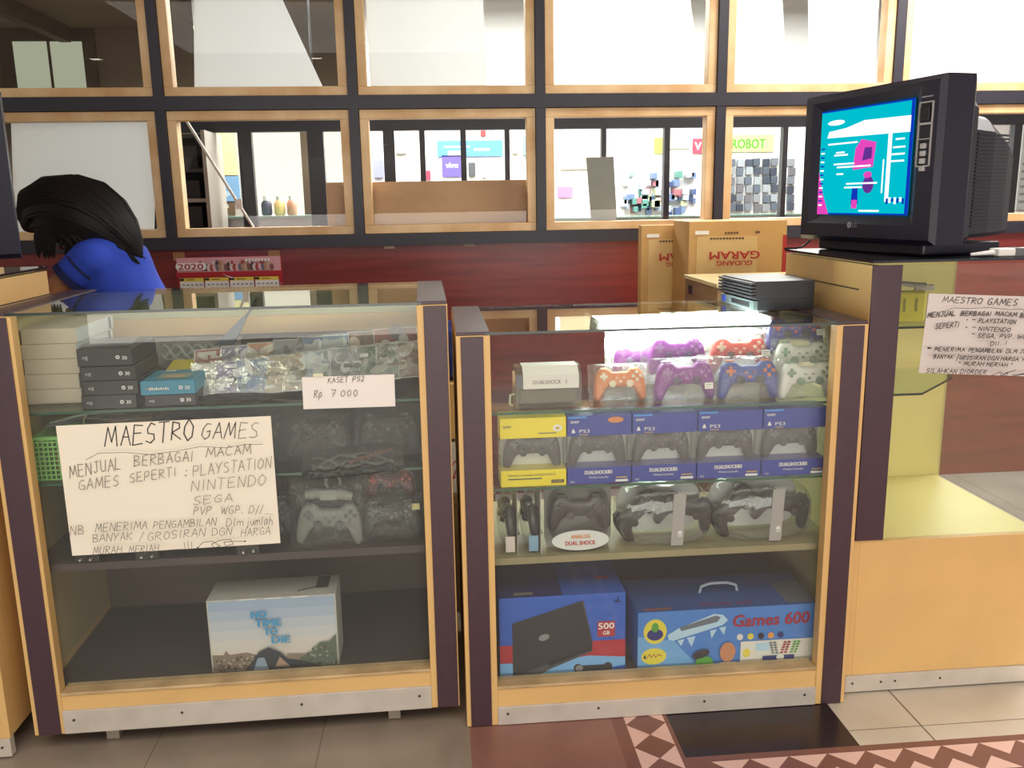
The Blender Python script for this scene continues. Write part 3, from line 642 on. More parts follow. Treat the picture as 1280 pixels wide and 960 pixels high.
th = 1.35109; R_ = Vector((1.18187, .06832, 1.1932)); d_ = Vector((math.cos(th), -math.sin(th), 0))
tvc = R_-d_*.27272
television('black tube television showing a bright cyan screen on the tall right counter', (tvc.x, tvc.y, 1.1932), -th, W=.5454, H=.4093)
# ---------------------------------------------------------------- game controllers
def catmull(pts, k=4):
    n = len(pts); out = []
    for i in range(n):
        a, b, c, d = (Vector(pts[(i+j) % n]) for j in (-1, 0, 1, 2))
        for q in range(k):
            t = q/k; out.append(.5*((2*b)+(c-a)*t+(2*a-5*b+4*c-d)*t*t+(3*b-a-3*c+d)*t**3))
    return out
HALF = [(0, .031), (.022, .031), (.033, .040), (.054, .041), (.066, .032), (.074, .012), (.0785, -.015), (.080, -.042), (.074, -.055), (.062, -.055), (.052, -.038), (.042, -.020), (.026, -.0155), (0, -.015)]
OUT = catmull(HALF+[(-x, y) for x, y in HALF[-2:0:-1]], 4)
def pad_body():
    n = len(OUT); nr = []
    for i in range(n):
        t = (OUT[(i+1) % n]-OUT[i-1]).normalized(); nr.append(Vector((-t.y, t.x)))
    area_ = sum(OUT[i].x*OUT[(i+1) % n].y-OUT[(i+1) % n].x*OUT[i].y for i in range(n))
    sg = 1 if area_ > 0 else -1
    def ring(ins, z): return [(p.x+sg*q.x*ins, p.y+sg*q.y*ins, z+max(0, -p.y-.01)*(-.12 if z > 0 else -.25)) for p, q in zip(OUT, nr)]
    m = MB(); m.loft([ring(.0085, -.020), ring(.004, -.017), ring(.001, -.010), ring(0, -.002), ring(.001, .006), ring(.004, .011), ring(.0085, .0135)])
    return m
PAD_CACHE = {}
def pad_meshes(key, body, stick, btn):
    if key in PAD_CACHE: return PAD_CACHE[key]
    d = {}
    d['body'] = pad_body().mesh('gamepad', body, True)
    m = MB()
    m.tube([(0, 0, .010), (0, 0, .017), (0, 0, .018), (0, 0, .0235), (0, 0, .0245)], [.0065, .006, .0105, .0105, .008], 16); d['stick'] = m.mesh('stick', stick, True)
    m = MB(); m.box(-.012, .012, -.0042, .0042, .012, .0175, .0012); m.box(-.0042, .0042, -.012, .012, .012, .0178, .0012); d['pad'] = m.mesh('direction_pad', btn)
    m = MB(); m.tube([(0, 0, .011), (0, 0, .0165), (0, 0, .0175)], [.0052, .0052, .004], 14); d['btn'] = m.mesh('button', btn, True)
    m = MB(); m.box(-.011, .011, -.004, .004, -.008, .007, .003); d['sh'] = m.mesh('shoulder_button', btn, True)
    m = MB()
    for x in (-.011, .011): m.box(x-.004, x+.004, -.0018, .0018, .012, .0152, .0006)
    m.tube([(0, -.011, .011), (0, -.011, .0152)], .0042, 12); d['mid'] = m.mesh('menu_buttons', btn)
    PAD_CACHE[key] = d; return d
def make_pad(parent, key, body=None, stick=None, btn=None, loc=(0, 0, 0), rot=(PI/2, 0, 0), s=1.0, name='gamepad'):
    """a controller as one part with its own sub-parts"""
    d = pad_meshes(key, body, stick, btn)
    g = add(name, d['body'], parent, loc, rot); g.scale = (s, s, s)
    for x in (-.026, .026): add('stick', d['stick'], g, (x, -.006, 0))
    add('direction_pad', d['pad'], g, (-.050, .016, 0))
    for x, y in ((.050, .027), (.050, .005), (.039, .016), (.061, .016)): add('button', d['btn'], g, (x, y, 0))
    for x in (-.046, .046): add('shoulder_button', d['sh'], g, (x, .0405, -.002))
    add('menu_buttons', d['mid'], g, (0, .012, 0)); return g
PADS = {'jet': (mat('jet_black_pad', '232226', .28), mat('black_stick', '262528', .55), mat('dark_pad_button', '3a393d', .4)),
        'black': (mat('matte_black_pad', '333236', .38), mat('black_stick', '262528', .55), mat('grey_pad_button', '68676b', .45)),
        'grey': (mat('old_grey_pad', '8a8a86', .5), mat('grey_stick', '55555a', .5), mat('grey_pad_button', '68676b', .45)),
        'white': (mat('white_pad', 'e6e4de', .4), mat('green_stick', '56805f', .45), mat('green_pad_button', '6f9476', .45)),
        'orange': (mat('orange_pad', 'e8823a', .35), mat('cream_stick', 'f1dfc0', .45), mat('cream_button', 'efe0c4', .45)),
        'purple': (mat('purple_pad', '92309c', .35), mat('violet_stick', '57316e', .45), mat('violet_button', 'a86bb0', .45)),
        'red': (mat('red_pad', 'd43f34', .35), mat('dark_red_stick', '5d2320', .45), mat('pale_button', 'e8c0a8', .45)),
        'blue': (mat('blue_pad', '2b3f9e', .35), mat('dark_stick', '25242c', .45), mat('orange_button', 'd06a34', .45)),
        'indigo': (mat('indigo_pad', '3a2f94', .35), mat('dark_stick', '25242c', .45), mat('red_button', 'cc4a40', .45)),
        'darkred': (mat('dark_red_pad', '6d2024', .3), mat('dark_stick', '25242c', .45), mat('red_button', 'cc4a40', .45)),
        'smoke': (mat('smoky_green_pad', '8e9c86', .35), mat('green_stick', '56805f', .45), mat('amber_button', 'c99a54', .45))}
def pad(parent, kind, **k): b, s, t = PADS[kind]; return make_pad(parent, kind, b, s, t, **k)
def bag_mesh(w, h, d, seed, film_m, n=22, crease=.005):
    """crumpled clear bag: pillow that thins to a flat seal at the edge"""
    rg = random.Random(seed); off = Vector((rg.uniform(0, 50), rg.uniform(0, 50), rg.uniform(0, 50))); m = MB(); bm = m.bm; G = [[], []]
    for sd in (0, 1):
        for i in range(n+1):
            row = []
            for j in range(n+1):
                u, v = 2*i/n-1, 2*j/n-1
                t = max(0, (1-abs(u)**3)*(1-abs(v)**3))**.5
                x, y = u*w/2, v*h/2
                q = noise.noise(off+Vector((x*28, y*28, sd*5.)))*crease+noise.noise(off+Vector((x*70, y*70, 9+sd*5.)))*crease*.5
                e = noise.noise(off+Vector((u*3, v*3, 3)))*.006
                z = (d/2*t+q*(.3+t))*(1 if sd == 0 else -1)
                row.append(bm.verts.new((x*(1+e*4), y*(1-e*4), z)))
            G[sd].append(row)
        for i in range(n):
            for j in range(n): bm.faces.new((G[sd][i][j], G[sd][i+1][j], G[sd][i+1][j+1], G[sd][i][j+1]))
    bmesh.ops.remove_doubles(bm, verts=bm.verts, dist=1e-4)
    return m.mesh('plastic_bag', film_m, True)
def bagged(kind, label, loc, rot=(0, 0, 0), s=1.0, bag=BAG, seed=1, w=.185, h=.125, d=.062, sticker=None, grp=None):
    e = empty('bagged_gamepad', label, 'game controller', loc, group=grp, rot=rot)
    pad(e, kind, s=s, rot=(0, 0, 0), name='gamepad'); add('plastic_bag', bag_mesh(w, h, d, seed, bag), e)
    if sticker:
        p = Print((sticker[0]-.011, sticker[1]-.008, d/2+.001), (1, 0, 0), (0, 1, 0)); p.rect(WHITE, 0, .022, 0, .016); p.line(INKG, [(.004, .011), (.018, .011)], .0012); p.line(INKG, [(.004, .006), (.014, .006)], .0012); p.build('price_sticker', e)
    return e

# ---- right cabinet, upper middle row: five boxed controllers
BLUEC = mat('deep_blue_card', '2b3f9c', .35); YELC = mat('bright_yellow_card', 'f0dd2c', .4); SKYC = mat('sky_blue_card', '3f8fe0', .3)
TRAY = mat('white_box_tray', 'eeeeec', .5); GOLD = mat('gold_print', 'c9a94a', .4); NAVYP = mat('navy_print', '1e2a5e', .5)
WINF = film('box_window_film', 'fbfcfb', .8, .05, bump=.12, haze=.025, bscale=9)
def boxed(kind, label, x0, x1, z0, z1, y, D=.080):
    W, H = x1-x0, z1-z0; e = empty('boxed_gamepad', label, 'boxed game controller', ((x0+x1)/2, y, z0), group='boxed controllers standing in a row'); hw = W/2; C = YELC if kind == 'yellow' else BLUEC
    hb, ft = .052, .043
    m = MB(); m.box(-hw, hw, 0, D, H-hb, H, .001); m.box(-hw, hw, 0, D, 0, ft, .001); m.box(-hw, hw, D-.003, D, ft, H-hb)
    m.slot(1).box(-hw+.002, hw-.002, D-.028, D-.004, ft, H-hb)
    m.build('carton', [C, TRAY], e, label='bright yellow carton' if kind == 'yellow' else None)
    MB().box(-hw, hw, .0, .0008, ft, H-hb).box(-hw, -hw+.0008, .001, D-.003, ft, H-hb).box(hw-.0008, hw, .001, D-.003, ft, H-hb).build('window', WINF, e)
    pad(e, 'black', loc=(0, .035, ft+.047), s=.93)
    p = Print((-hw, -.0004, 0), (1, 0, 0), (0, 0, 1))
    if kind == 'yellow':
        p.text(NAVYP, 'SONY', .008, H-.024, .0055, bold=.02); p.rect(NAVYP, W-.07, W-.025, H-.041, H-.039)
        p.ell(TRAY, W-.022, H-.028, .012, .009, 10); p.ell(GOLD, W-.022, H-.028, .006, .004, 8)
        p.text(NAVYP, 'Wireless Controller DUALSHOCK 3', .018, .028, .0055, width=W-.045); p.rect(NAVYP, .018, W-.062, .0195, .022)
        p.rect(BLACKP, W-.038, W-.006, .008, .016); p.rect(GOLD, W-.035, W-.010, .011, .013)
    else:
        p.rect(SKYC, .002, W*.3, H-.006, H-.001)
        p.text(WHITE, 'SONY', .008, H-.018, .0058, bold=.02)
        p.poly(WHITE, [(.010, H-.043), (.020, H-.043), (.0165, H-.033), (.0135, H-.033)]); p.text(WHITE, 'PS3', .030, H-.043, .0085, width=.026); p.rect(GOLD, .030, .052, H-.049, H-.047)
        p.text(WHITE, 'DUALSHOCK®3', W*.27, .026, .0095, width=W*.43, bold=.02); p.text(WHITE, 'Wireless Controller', W*.33, .015, .0055, width=W*.32)
        p.text(WHITE, 'PS3', .008, .005, .005); p.rect(WHITE, W-.040, W-.008, .004, .010); p.rect(GOLD, W-.038, W-.010, .014, .017)
        if label.startswith('second'):
            p.ell(mat('flame_print', 'd98a4e', .4), W*.75, H-.012, .02, .008, 14)
    p.build('print', e)
    return e
xb = (.102, .270, .435, .603, .772, .944); gap = .003
for k in range(5):
    lab = ('yellow boxed black controller standing at the left of the row', 'second box of the row: blue, next to the yellow box', 'middle box of the row: blue, two from the yellow box', 'fourth box of the row: blue, one in from the right end', 'blue boxed black controller at the right end of the row')[k]
    boxed('yellow' if k == 0 else 'blue', lab, xb[k]+gap/2, xb[k+1]-gap/2, .6165, .794, .066)
# ---- top shelf of the right cabinet (glass at z = .797)
ZT = .8115
# clear plastic case with white sleeve
e = empty('controller_case', 'clear plastic case with a white paper sleeve, leftmost on the top glass shelf', 'packaged controller', (.230, .10, ZT))
m = MB(); pr_ = [(0, 0), (.09, 0), (.09, .085), (.075, .10), (.025, .10), (.0, .083)]
for a, b in ((-.083, .083),): m.prism([(y, z) for y, z in pr_], 'x', a, b)
m.build('case', film('case_plastic', 'e9f0dc', .9, .05, bump=.1, haze=.06, bscale=6, base=.07), e)
m = MB(); m.prism([(-.0012, .048), (-.0012, .083), (.024, .1015), (.075, .1015), (.075, .1003), (.0245, .1003), (0, .0825), (0, .048)], 'x', -.064, .076); m.build('paper_sleeve', WHITE, e)
m = MB().box(-.072, .074, .015, .075, .006, .044, .004); m.build('inner_tray', mat('brown_tray', '5a4538', .4), e)
MB().box(-.081, -.066, -.0015, .0, .05, .085).build('side_label', mat('slate_label', '6b6d78', .5), e)
p = Print((-.064, -.0014, .048), (1, 0, 0), (0, 0, 1)); p.text(INKG, 'DUALSHOCK   3', .025, .012, .010, width=.085); p.build('print', e)
MB().tube([(-.083, .03, .03), (-.094, .03, .028), (-.096, .03, .005), (-.088, .03, .0)], .003, 6).build('clip', mat('case_clip', 'd8dcc0', .4), e)
up = PI/2-.16
bagged('orange', 'orange controller in a clear bag right of the white sleeved case', (.420, .150, ZT+.048), (PI/2-.25, 0, .03), s=.86, seed=3, w=.165, h=.095, d=.06)
bagged('purple', 'upper of the two bagged purple controllers on the top glass shelf', (.587, .215, ZT+.106), (up, 0, -.02), s=.98, seed=4, w=.20, h=.12, sticker=(.055, -.012))
bagged('purple', 'lower of the two bagged purple controllers on the top glass shelf', (.585, .130, ZT+.056), (up, 0, .05), s=1.0, seed=5, w=.20, h=.11, sticker=(.052, -.020))
bagged('purple', 'half hidden bagged purple controller behind the orange one', (.490, .265, ZT+.088), (up, 0, .0), s=.8, seed=15, w=.14, h=.115)
bagged('red', 'bagged red controller right of the purple pair', (.752, .205, ZT+.104), (up, 0, -.12), s=.98, seed=6, w=.19, h=.12, sticker=(.062, .0))
bagged('blue', 'bagged blue controller with orange buttons under the red one', (.748, .120, ZT+.056), (up, 0, -.02), s=1.0, seed=7, w=.185, h=.11)
bagged('smoke', 'bagged smoky green controller highest behind the red one', (.748, .300, ZT+.135), (up, 0, 0), s=.8, seed=8, w=.15, h=.09)
bagged('white', 'lower of the two bagged white controllers with green sticks', (.898, .105, ZT+.052), (up+.1, 0, .04), s=.95, seed=9, w=.165, h=.108)
bagged('white', 'upper of the two bagged white controllers with green sticks', (.899, .150, ZT+.098), (up+.1, 0, .0), s=.93, seed=10, w=.165, h=.10)
bagged('indigo', 'bagged indigo controller with red buttons on top of the white pair', (.894, .190, ZT+.155), (up-.2, 0, -.05), s=.95, seed=11, w=.165, h=.085, sticker=(.058, -.006))
WBG = film('white_milky_bag', 'ffffff', .8, .2, bump=.8, haze=.75, bscale=30)
for k, (x, y, z, w_, h_, lab) in enumerate(((.50, .33, .085, .17, .16, 'milky white plastic bag behind the half hidden purple controller'), (.655, .345, .105, .17, .20, 'milky white plastic bag behind the two purple controllers'), (.80, .36, .09, .15, .17, 'milky white plastic bag at the back behind the red controller'))):
    o = add('white_bag', bag_mesh(w_, h_, .05, 70+k, WBG), None, (x, y if k < 3 else y, ZT+h_/2), (PI/2, 0, .05*k)); tag(o, lab, 'plastic bag')
# ---- wooden shelf (z = .425): packs
ZW = .4315
def edge_pack(label, x, seed, tint, blue=False):
    e = empty('blister_pack', label, 'packaged controller', (x, .075, ZW), group=None)
    m = MB(); m.loft([[(w_*math.cos(t*PI/8), .075+.07*q*math.sin(t*PI/8), z) for t in range(16)] for q, w_, z in ((.95, .010, .002), (1, .024, .03), (1, .030, .08), (.9, .022, .12), (.7, .008, .150))])
    m.build('blister', BLISTER, e, smooth=True)
    MB().box(.018, .020, .0, .15, .0, .168).build('backing_card', mat('pack_card_'+tint, tint, .5), e)
    pad(e, 'jet', loc=(-.004, .08, .085), rot=(PI/2, 0, -PI/2+.1), s=.8)
    MB().box(-.012, .012, .0, .004, .008, .05, .001).build('front_label', mat('pack_label_blue', '7fa7c4', .5) if blue else mat('pack_label_pale', 'd9cfc8', .5), e)
    return e
edge_pack('blister pack seen edge on, leftmost on the wooden shelf', .125, 1, 'a59e96')
edge_pack('blister pack with a pale blue label seen edge on, second on the wooden shelf', .185, 2, 'b8b4ae', True)
e = empty('blister_pack', 'blister pack with a white oval card lettered in red on the wooden shelf', 'packaged controller', (.305, .085, ZW))
m = MB(); m.prism([(-.080, .0), (.080, .0), (.088, .03), (.088, .155), (.07, .172), (-.07, .172), (-.088, .155), (-.088, .03)], 'y', .03, .033); m.build('backing_card', mat('pack_back', '8d8a86', .5), e)
m = MB(); m.loft([[(w_*(abs(math.cos(t*PI/12))**.6)*(1 if math.cos(t*PI/12) > 0 else -1), y, .095+h_*(abs(math.sin(t*PI/12))**.6)*(1 if math.sin(t*PI/12) > 0 else -1)) for t in range(24)] for w_, h_, y in ((.082, .072, .03), (.082, .072, .0), (.074, .064, -.014))]); m.build('blister', BLISTER, e, smooth=True)
pad(e, 'jet', loc=(0, .012, .105), s=1.0)
p = Print((0, -.016, .034), (1, 0, 0), (0, 0, 1)); WP = mat('pack_oval_white', 'dfe3e2', .5); RP = mat('pack_red', 'c23b33', .5)
oval = MB(); oval.loft([[(.074*math.cos(t*PI/14), y, .034+.027*math.sin(t*PI/14)) for t in range(28)] for y in (-.0155, -.0145)]); oval.build('oval_card', WP, e)
p.text(mat('orange_print', 'e08a3a', .5), 'ANALOG', 0, .006, .010, width=.05, align='CENTER', bold=.02); p.text(RP, 'DUAL SHOCK', 0, -.012, .011, width=.078, align='CENTER', bold=.04); p.build('print', e)
p = Print((0, .0296, .16), (1, 0, 0), (0, 0, 1)); p.text(RP, 'DUAL SHOCK', 0, 0, .008, width=.06, align='CENTER', bold=.02); p.build('header_print', e)
def wheel_pack(label, x, x1):
    W = x1-x; e = empty('clamshell_pack', label, 'packaged controllers', ((x+x1)/2, .08, ZW)); hw = W/2
    def rr(w_, h_, y): return [(w_*(abs(math.cos(t*PI/14))**.55)*(1 if math.cos(t*PI/14) > 0 else -1), y, .078+h_*(abs(math.sin(t*PI/14))**.55)*(1 if math.sin(t*PI/14) > 0 else -1)) for t in range(28)]
    MB().loft([rr(hw, .077, .11), rr(hw, .077, .03), rr(hw*.96, .070, .004), rr(hw*.86, .058, -.004)]).build('clamshell', BLISTER, e, smooth=True)
    MB().loft([rr(hw*.95, .070, .106), rr(hw*.95, .070, .103)]).build('backing_card', mat('pack_white_card', 'efeeee', .55), e)
    for s in (-1, 1): pad(e, 'jet', loc=(s*hw*.50+.004*s, .055 if s < 0 else .058, .078), rot=(PI/2, -.75 if s < 0 else .25, 0), s=.97)
    MB().prism([(.008, .005), (.040, .005), (.046, .145), (.014, .145)], 'y', -.0065, -.0055).build('paper_band', mat('silver_band', 'a9a6a6', .4), e)
    p = Print((0, -.0067, 0), (1, 0, 0), (0, 0, 1)); p.rect(WHITE, .026, .036, .03, .045); p.rect(NAVYP, .029, .033, .033, .036); p.build('price_sticker', e)
    return e
wheel_pack('clamshell pack of two black controllers right of the white oval card pack', .414, .655)
wheel_pack('clamshell pack of two black controllers at the right end of the wooden shelf', .668, .925)

# ---- bottom of the right cabinet: two large console boxes (floor at z = .093)
ZF = .0886
PSB = mat('console_box_blue', '2f62c4', .35); PSD = mat('console_box_red', 'b3323c', .4); PSS = mat('console_box_side', '274a9c', .4)
e = empty('console_box', 'blue console box with a red band and a black console printed on it', 'console box', (.092, .068, ZF)); W, H, D = .332, .228, .225
MB().box(0, W, 0, D, 0, H, .001).build('carton', PSB, e)
p = Print((0, -.0002, 0), (1, 0, 0), (0, 0, 1)); CB = mat('console_print_black', '2e2e33', .45); CG_ = mat('console_print_grey', '4b4b50', .45); LB = mat('light_blue_print', '7db4ea', .4)
p.rect(PSD, 0, W, H*.20, H*.42); p.poly(LB, [(0, 0), (W, 0), (W, H*.20), (W*.7, H*.24), (W*.4, H*.18), (0, H*.20)]); p.poly(PSB, [(W*.55, 0), (W, 0), (W, H*.1)])
p.poly(CB, [(W*.10, H*.02), (W*.10, H*.69), (W*.66, H*.93), (W*.735, H*.40), (W*.735, H*.33), (W*.42, H*.18)]); p.poly(CG_, [(W*.10, H*.02), (W*.42, H*.18), (W*.735, H*.33), (W*.735, H*.29), (W*.40, H*.10), (W*.3, H*.02)])
p.poly(BLACKP, [(W*.38, H*.13), (W*.40, H*.20), (W*.73, H*.34), (W*.73, H*.31)]); p.line(CG_, [(W*.66, H*.92), (W*.735, H*.40)], .0025)
p.ell(mat('silver_print', '8d8d90', .4), W*.35, H*.50, W*.045, H*.04, 16, .3)
for dx in (.62, .86): p.ell(CB, W*dx, H*.09, W*.035, H*.055, 16)
p.rect(CB, W*.63, W*.85, H*.05, H*.12); p.ell(mat('silver_print', '8d8d90', .4), W*.63, H*.085, W*.03, H*.045, 14)
p.rect(PSD, W*.775, W*.915, H*.47, H*.66); p.text(WHITE, '500', W*.845, H*.565, H*.075, width=W*.125, align='CENTER', bold=.03); p.text(WHITE, 'GB', W*.845, H*.495, H*.045, align='CENTER', bold=.02)
p.poly(NAVYP, [(W*.925, H*.90), (W*.955, H*.88), (W*.955, H*.90), (W*.94, H*.91), (W*.945, H*.96), (W*.935, H*.97), (W*.935, H*.905)]); p.ell(NAVYP, W*.925, H*.90, W*.018, H*.012, 10)
p.build('front_print', e)
p = Print((0, 0, H+.0002), (1, 0, 0), (0, 1, 0)); p.rect(mat('navy_card', '232f6b', .4), 0, W*.5, 0, D); p.rect(mat('grey_sticker', '8b8478', .5), W*.12, W*.27, .012, .028); p.rect(PSD, W*.80, W*.92, D*.4, D*.45); p.build('top_print', e)
GB = mat('games_box_blue', '4b86d6', .35); GBT = mat('games_box_top', '3a5fa6', .4)
e = empty('console_box', 'blue carry box with red lettering, a pale console print and a carry handle', 'console box', (.457, .066, ZF)); W, H, D = .484, .168, .20
MB().box(0, W, 0, D, 0, H, .001).build('carton', GB, e)
hn = MB(); hn.tube([(W*.40, D*.5, H), (W*.41, D*.5, H+.018), (W*.46, D*.5, H+.026), (W*.56, D*.5, H+.026), (W*.61, D*.5, H+.018), (W*.62, D*.5, H)], .004, 8); hn.build('carry_handle', mat('pale_handle', 'a9b4c4', .4), e)
p = Print((0, -.0002, 0), (1, 0, 0), (0, 0, 1)); GR = mat('games_red', 'a5243c', .4); PYE = mat('print_yellow', 'e8d84a', .4); PGR = mat('print_green', '57a33c', .4); PNV = mat('print_navy', '2b2f7c', .4); PSK = mat('print_pale_blue', 'b9dcf4', .4); PLB = mat('print_light_blue', '74aee6', .4); PWH = mat('print_white', 'e6e4dc', .4); PTN = mat('print_tan', 'c98a64', .4); PGY = mat('print_grey', '6d7580', .4); POR = mat('print_orange', 'e8a04a', .4); PDK = mat('print_dark', '2f2a33', .4)
p.poly(PLB, [(0, 0), (W*.35, 0), (W*.2, H*.5), (0, H*.6)])
p.ell(PYE, W*.095, H*.67, W*.064, H*.21); p.ell(PNV, W*.095, H*.62, W*.045, H*.10); p.ell(PGR, W*.095, H*.74, W*.02, H*.08)
p.ell(PYE, W*.09, H*.25, W*.07, H*.14); p.line(GR, [(W*.05, H*.22), (W*.065, H*.29), (W*.075, H*.23), (W*.09, H*.29), (W*.10, H*.23), (W*.115, H*.28), (W*.135, H*.25)], .002); p.poly(PDK, [(W*.03, H*.24), (W*.045, H*.29), (W*.045, H*.2)])
p.poly(PSK, [(W*.17, H*.52), (W*.20, H*.50), (W*.47, H*.72), (W*.50, H*.80), (W*.47, H*.90), (W*.42, H*.92), (W*.22, H*.70), (W*.165, H*.60)]); p.poly(PGY, [(W*.24, H*.66), (W*.44, H*.78), (W*.46, H*.86), (W*.43, H*.89), (W*.23, H*.72)])
p.poly(PSK, [(W*.22, H*.5), (W*.26, H*.52), (W*.24, H*.40)]); p.poly(PSK, [(W*.27, H*.54), (W*.32, H*.56), (W*.30, H*.38)]); p.poly(PSK, [(W*.40, H*.64), (W*.44, H*.66), (W*.41, H*.5)]); p.poly(PSK, [(W*.45, H*.68), (W*.49, H*.70), (W*.48, H*.55)])
p.text(GR, 'Games 600', W*.53, H*.68, H*.20, width=W*.43, bold=.05, shear=.1)
for q, (x, c) in enumerate(((.57, PWH), (.63, PYE), (.69, PDK), (.745, POR), (.80, PNV))): p.ell(c, W*x, H*.50, W*.018, H*.055, 12)
p.rect(PWH, W*.575, W*.985, 0, H*.42); p.rect(PSK, W*.66, W*.74, H*.24, H*.38); p.ell(PYE, W*.61, H*.22, W*.022, H*.075)
for a in range(5):
    for b, c in ((.76, PGY), (.81, GR), (.865, PGR)): p.ell(c, W*(b+.004*a*(1 if b > .8 else -1)), H*(.20+.045*a), W*.010, H*.016, 8); p.ell(c, W*(b+.022+.004*a*(1 if b > .8 else -1)), H*(.20+.045*a), W*.010, H*.016, 8)
p.rect(PNV, W*.70, W*.88, 0, H*.16); p.ell(PWH, W*.80, H*.13, W*.022, H*.06)
p.ell(PDK, W*.22, 0.004, W*.07, H*.015); p.ell(PGR, W*.37, H*.12, W*.05, H*.10); p.ell(PDK, W*.35, H*.26, W*.05, H*.07, 16, .3); p.ell(PTN, W*.50, H*.27, W*.044, H*.17); p.rect(PWH, W*.455, W*.545, 0, H*.10)
p.build('front_print', e)
p = Print((0, 0, H+.0002), (1, 0, 0), (0, 1, 0)); p.rect(GBT, 0, W, 0, D); p.rect(PGY, W*.84, W, .01, D*.7); p.rect(mat('print_rust', 'a3665a', .4), W*.04, W*.19, .008, .02); p.text(GR, 'GAMES 600', W*.5, .02, .012, width=W*.3, align='CENTER', bold=.03); p.build('top_print', e)
# ---------------------------------------------------------------- left cabinet: goods
def atp(px, py, o, n):
    d = CF + (px-640)/FPX*CR + (480-py)/FPX*CU
    return CAM + d*((Vector(o)-CAM).dot(n)/d.dot(n))
ca, sa = math.cos(LA), math.sin(LA)
def lw(x, y, z=0): return Vector((LX+x*ca-y*sa, LY+x*sa+y*ca, z))     # left cabinet's own x, y
ZL1, ZL2, ZL3, ZL0 = .0462+.8045, .0462+.6295, .0462+.4235, .0462+.0905
WB = mat('white_slim_box', 'd2c6b4', .6, var=.05); WB2 = mat('white_glossy_box_side', 'dfe3e6', .4)
for k in range(5):
    c = lw(.086-.003*(k % 2)+.001*k, .275, ZL1+.0372*k)
    o = MB().box(-.064, .064, -.13, .13, 0, .0365, .001).slot(1).box(.064, .0645, -.128, .128, .001, .0355).build('slim_box', [WB, WB2])
    o.location = c; o.rotation_euler = (0, 0, LA)
    MB().box(.0645, .0648, .095, .11, .002, .0345).build('dark_stripe', mat('stripe_grey', '5b616a', .5), o)
    tag(o, 'white slim box, ' + ('lowest', 'second from the bottom', 'middle one', 'second from the top', 'topmost')[k] + ' of the white stack in the left cabinet', 'box', 'white slim boxes in a stack')
BK = mat('black_game_case', '29262a', .4); BKT = mat('case_print_grey', '8d8a8e', .4)
def case(label, x, y, z, w=.125, d=.19, h=.034, rz=0., m=BK, txt='PS2', grp=None, words=None):
    o = MB().box(-w/2, w/2, 0, d, 0, h, .002).build('game_case', m); o.location = lw(x, y, z); o.rotation_euler = (0, 0, LA+rz)
    p = Print((-w/2, -.0003, 0), (1, 0, 0), (0, 0, 1)); RW = mat('spine_white', 'd9d9da', .5)
    p.ell(RW, w*.74, h*.5, .0048, .0048, 14); p.ell(m, w*.74, h*.5, .0018, .0018, 8); p.text(RW, '30', w*.82, h*.36, .0085, bold=.01)
    p.ell(BKT, w*.12, h*.5, .003, .003, 10); p.rect(BKT, w*.15, w*.2, h*.36, h*.6)
    if words:
        for q_ in range(9): p.rect(RW, w*(.16+.042*q_), w*(.19+.042*q_), h*.38, h*(.52+.06*(q_ % 2)))
    p.build('spine_print', o); tag(o, label, 'game case', grp); return o
for k in range(4):
    case('black case, ' + ('lowest', 'second from the bottom', 'third from the bottom', 'topmost')[k] + ' of the black stack beside the white boxes', .246+(-.004, .003, .0, -.003)[k], .062, ZL1+.0345*k, h=.0335 if k < 3 else .042, grp='black cases in a stack')
o = MB().box(-.055, .055, .04, .17, 0, .0015).build('game_leaflet', mat('grey_leaflet', '77757a', .3)); o.location = lw(.242, .062, ZL1+.1455); o.rotation_euler = (0, 0, .15+LA); tag(o, 'grey shiny leaflet lying on the black stack', 'leaflet')
case('dark case with a violet corner under the teal case', .380, .070, ZL1+.0005, w=.118, d=.14, h=.028, rz=.02, m=mat('plum_case', '2f2730', .4))
TE = mat('teal_case', '2f86a6', .35)
o = case('teal blue case on the dark case left of the disc sleeves', .379, .064, ZL1+.0292, w=.125, d=.15, h=.034, rz=.03, m=TE, words='Spider Pool')
p = Print((-.0625, 0, .0343), (1, 0, 0), (0, 1, 0)); p.rect(mat('teal_picture', '7f9a92', .4), .03, .105, .03, .09); p.rect(mat('tan_picture', 'b39a7c', .4), .045, .09, .035, .075); p.rect(WHITE, .03, .055, .12, .135); p.build('cover_print', o)
# discs in paper sleeves: two leaning rows
rg = random.Random(21)
def cover_mat(name, a, b, c, seed):
    m = bpy.data.materials.new(name); m.use_nodes = True; nt = m.node_tree; B = nt.nodes['Principled BSDF']; B.inputs['Roughness'].default_value = .25
    tc = nt.nodes.new('ShaderNodeTexCoord'); mp = nt.nodes.new('ShaderNodeMapping'); mp.inputs['Location'].default_value = (seed*3.1, seed*1.7, seed); nt.links.new(tc.outputs['Object'], mp.inputs[0])
    n = nt.nodes.new('ShaderNodeTexNoise'); n.inputs['Scale'].default_value = 34; n.inputs['Detail'].default_value = 2.5; nt.links.new(mp.outputs[0], n.inputs['Vector'])
    r = nt.nodes.new('ShaderNodeValToRGB'); r.color_ramp.interpolation = 'CONSTANT'; E_ = r.color_ramp.elements
    E_[0].color = lin(a); E_[0].position = 0; E_[1].position = .47; E_[1].color = lin(b)
    q = E_.new(.56); q.color = lin(c); q = E_.new(.63); q.color = lin('e8e6e4')
    nt.links.new(n.outputs[0], r.inputs[0]); nt.links.new(r.outputs[0], B.inputs['Base Color']); return m
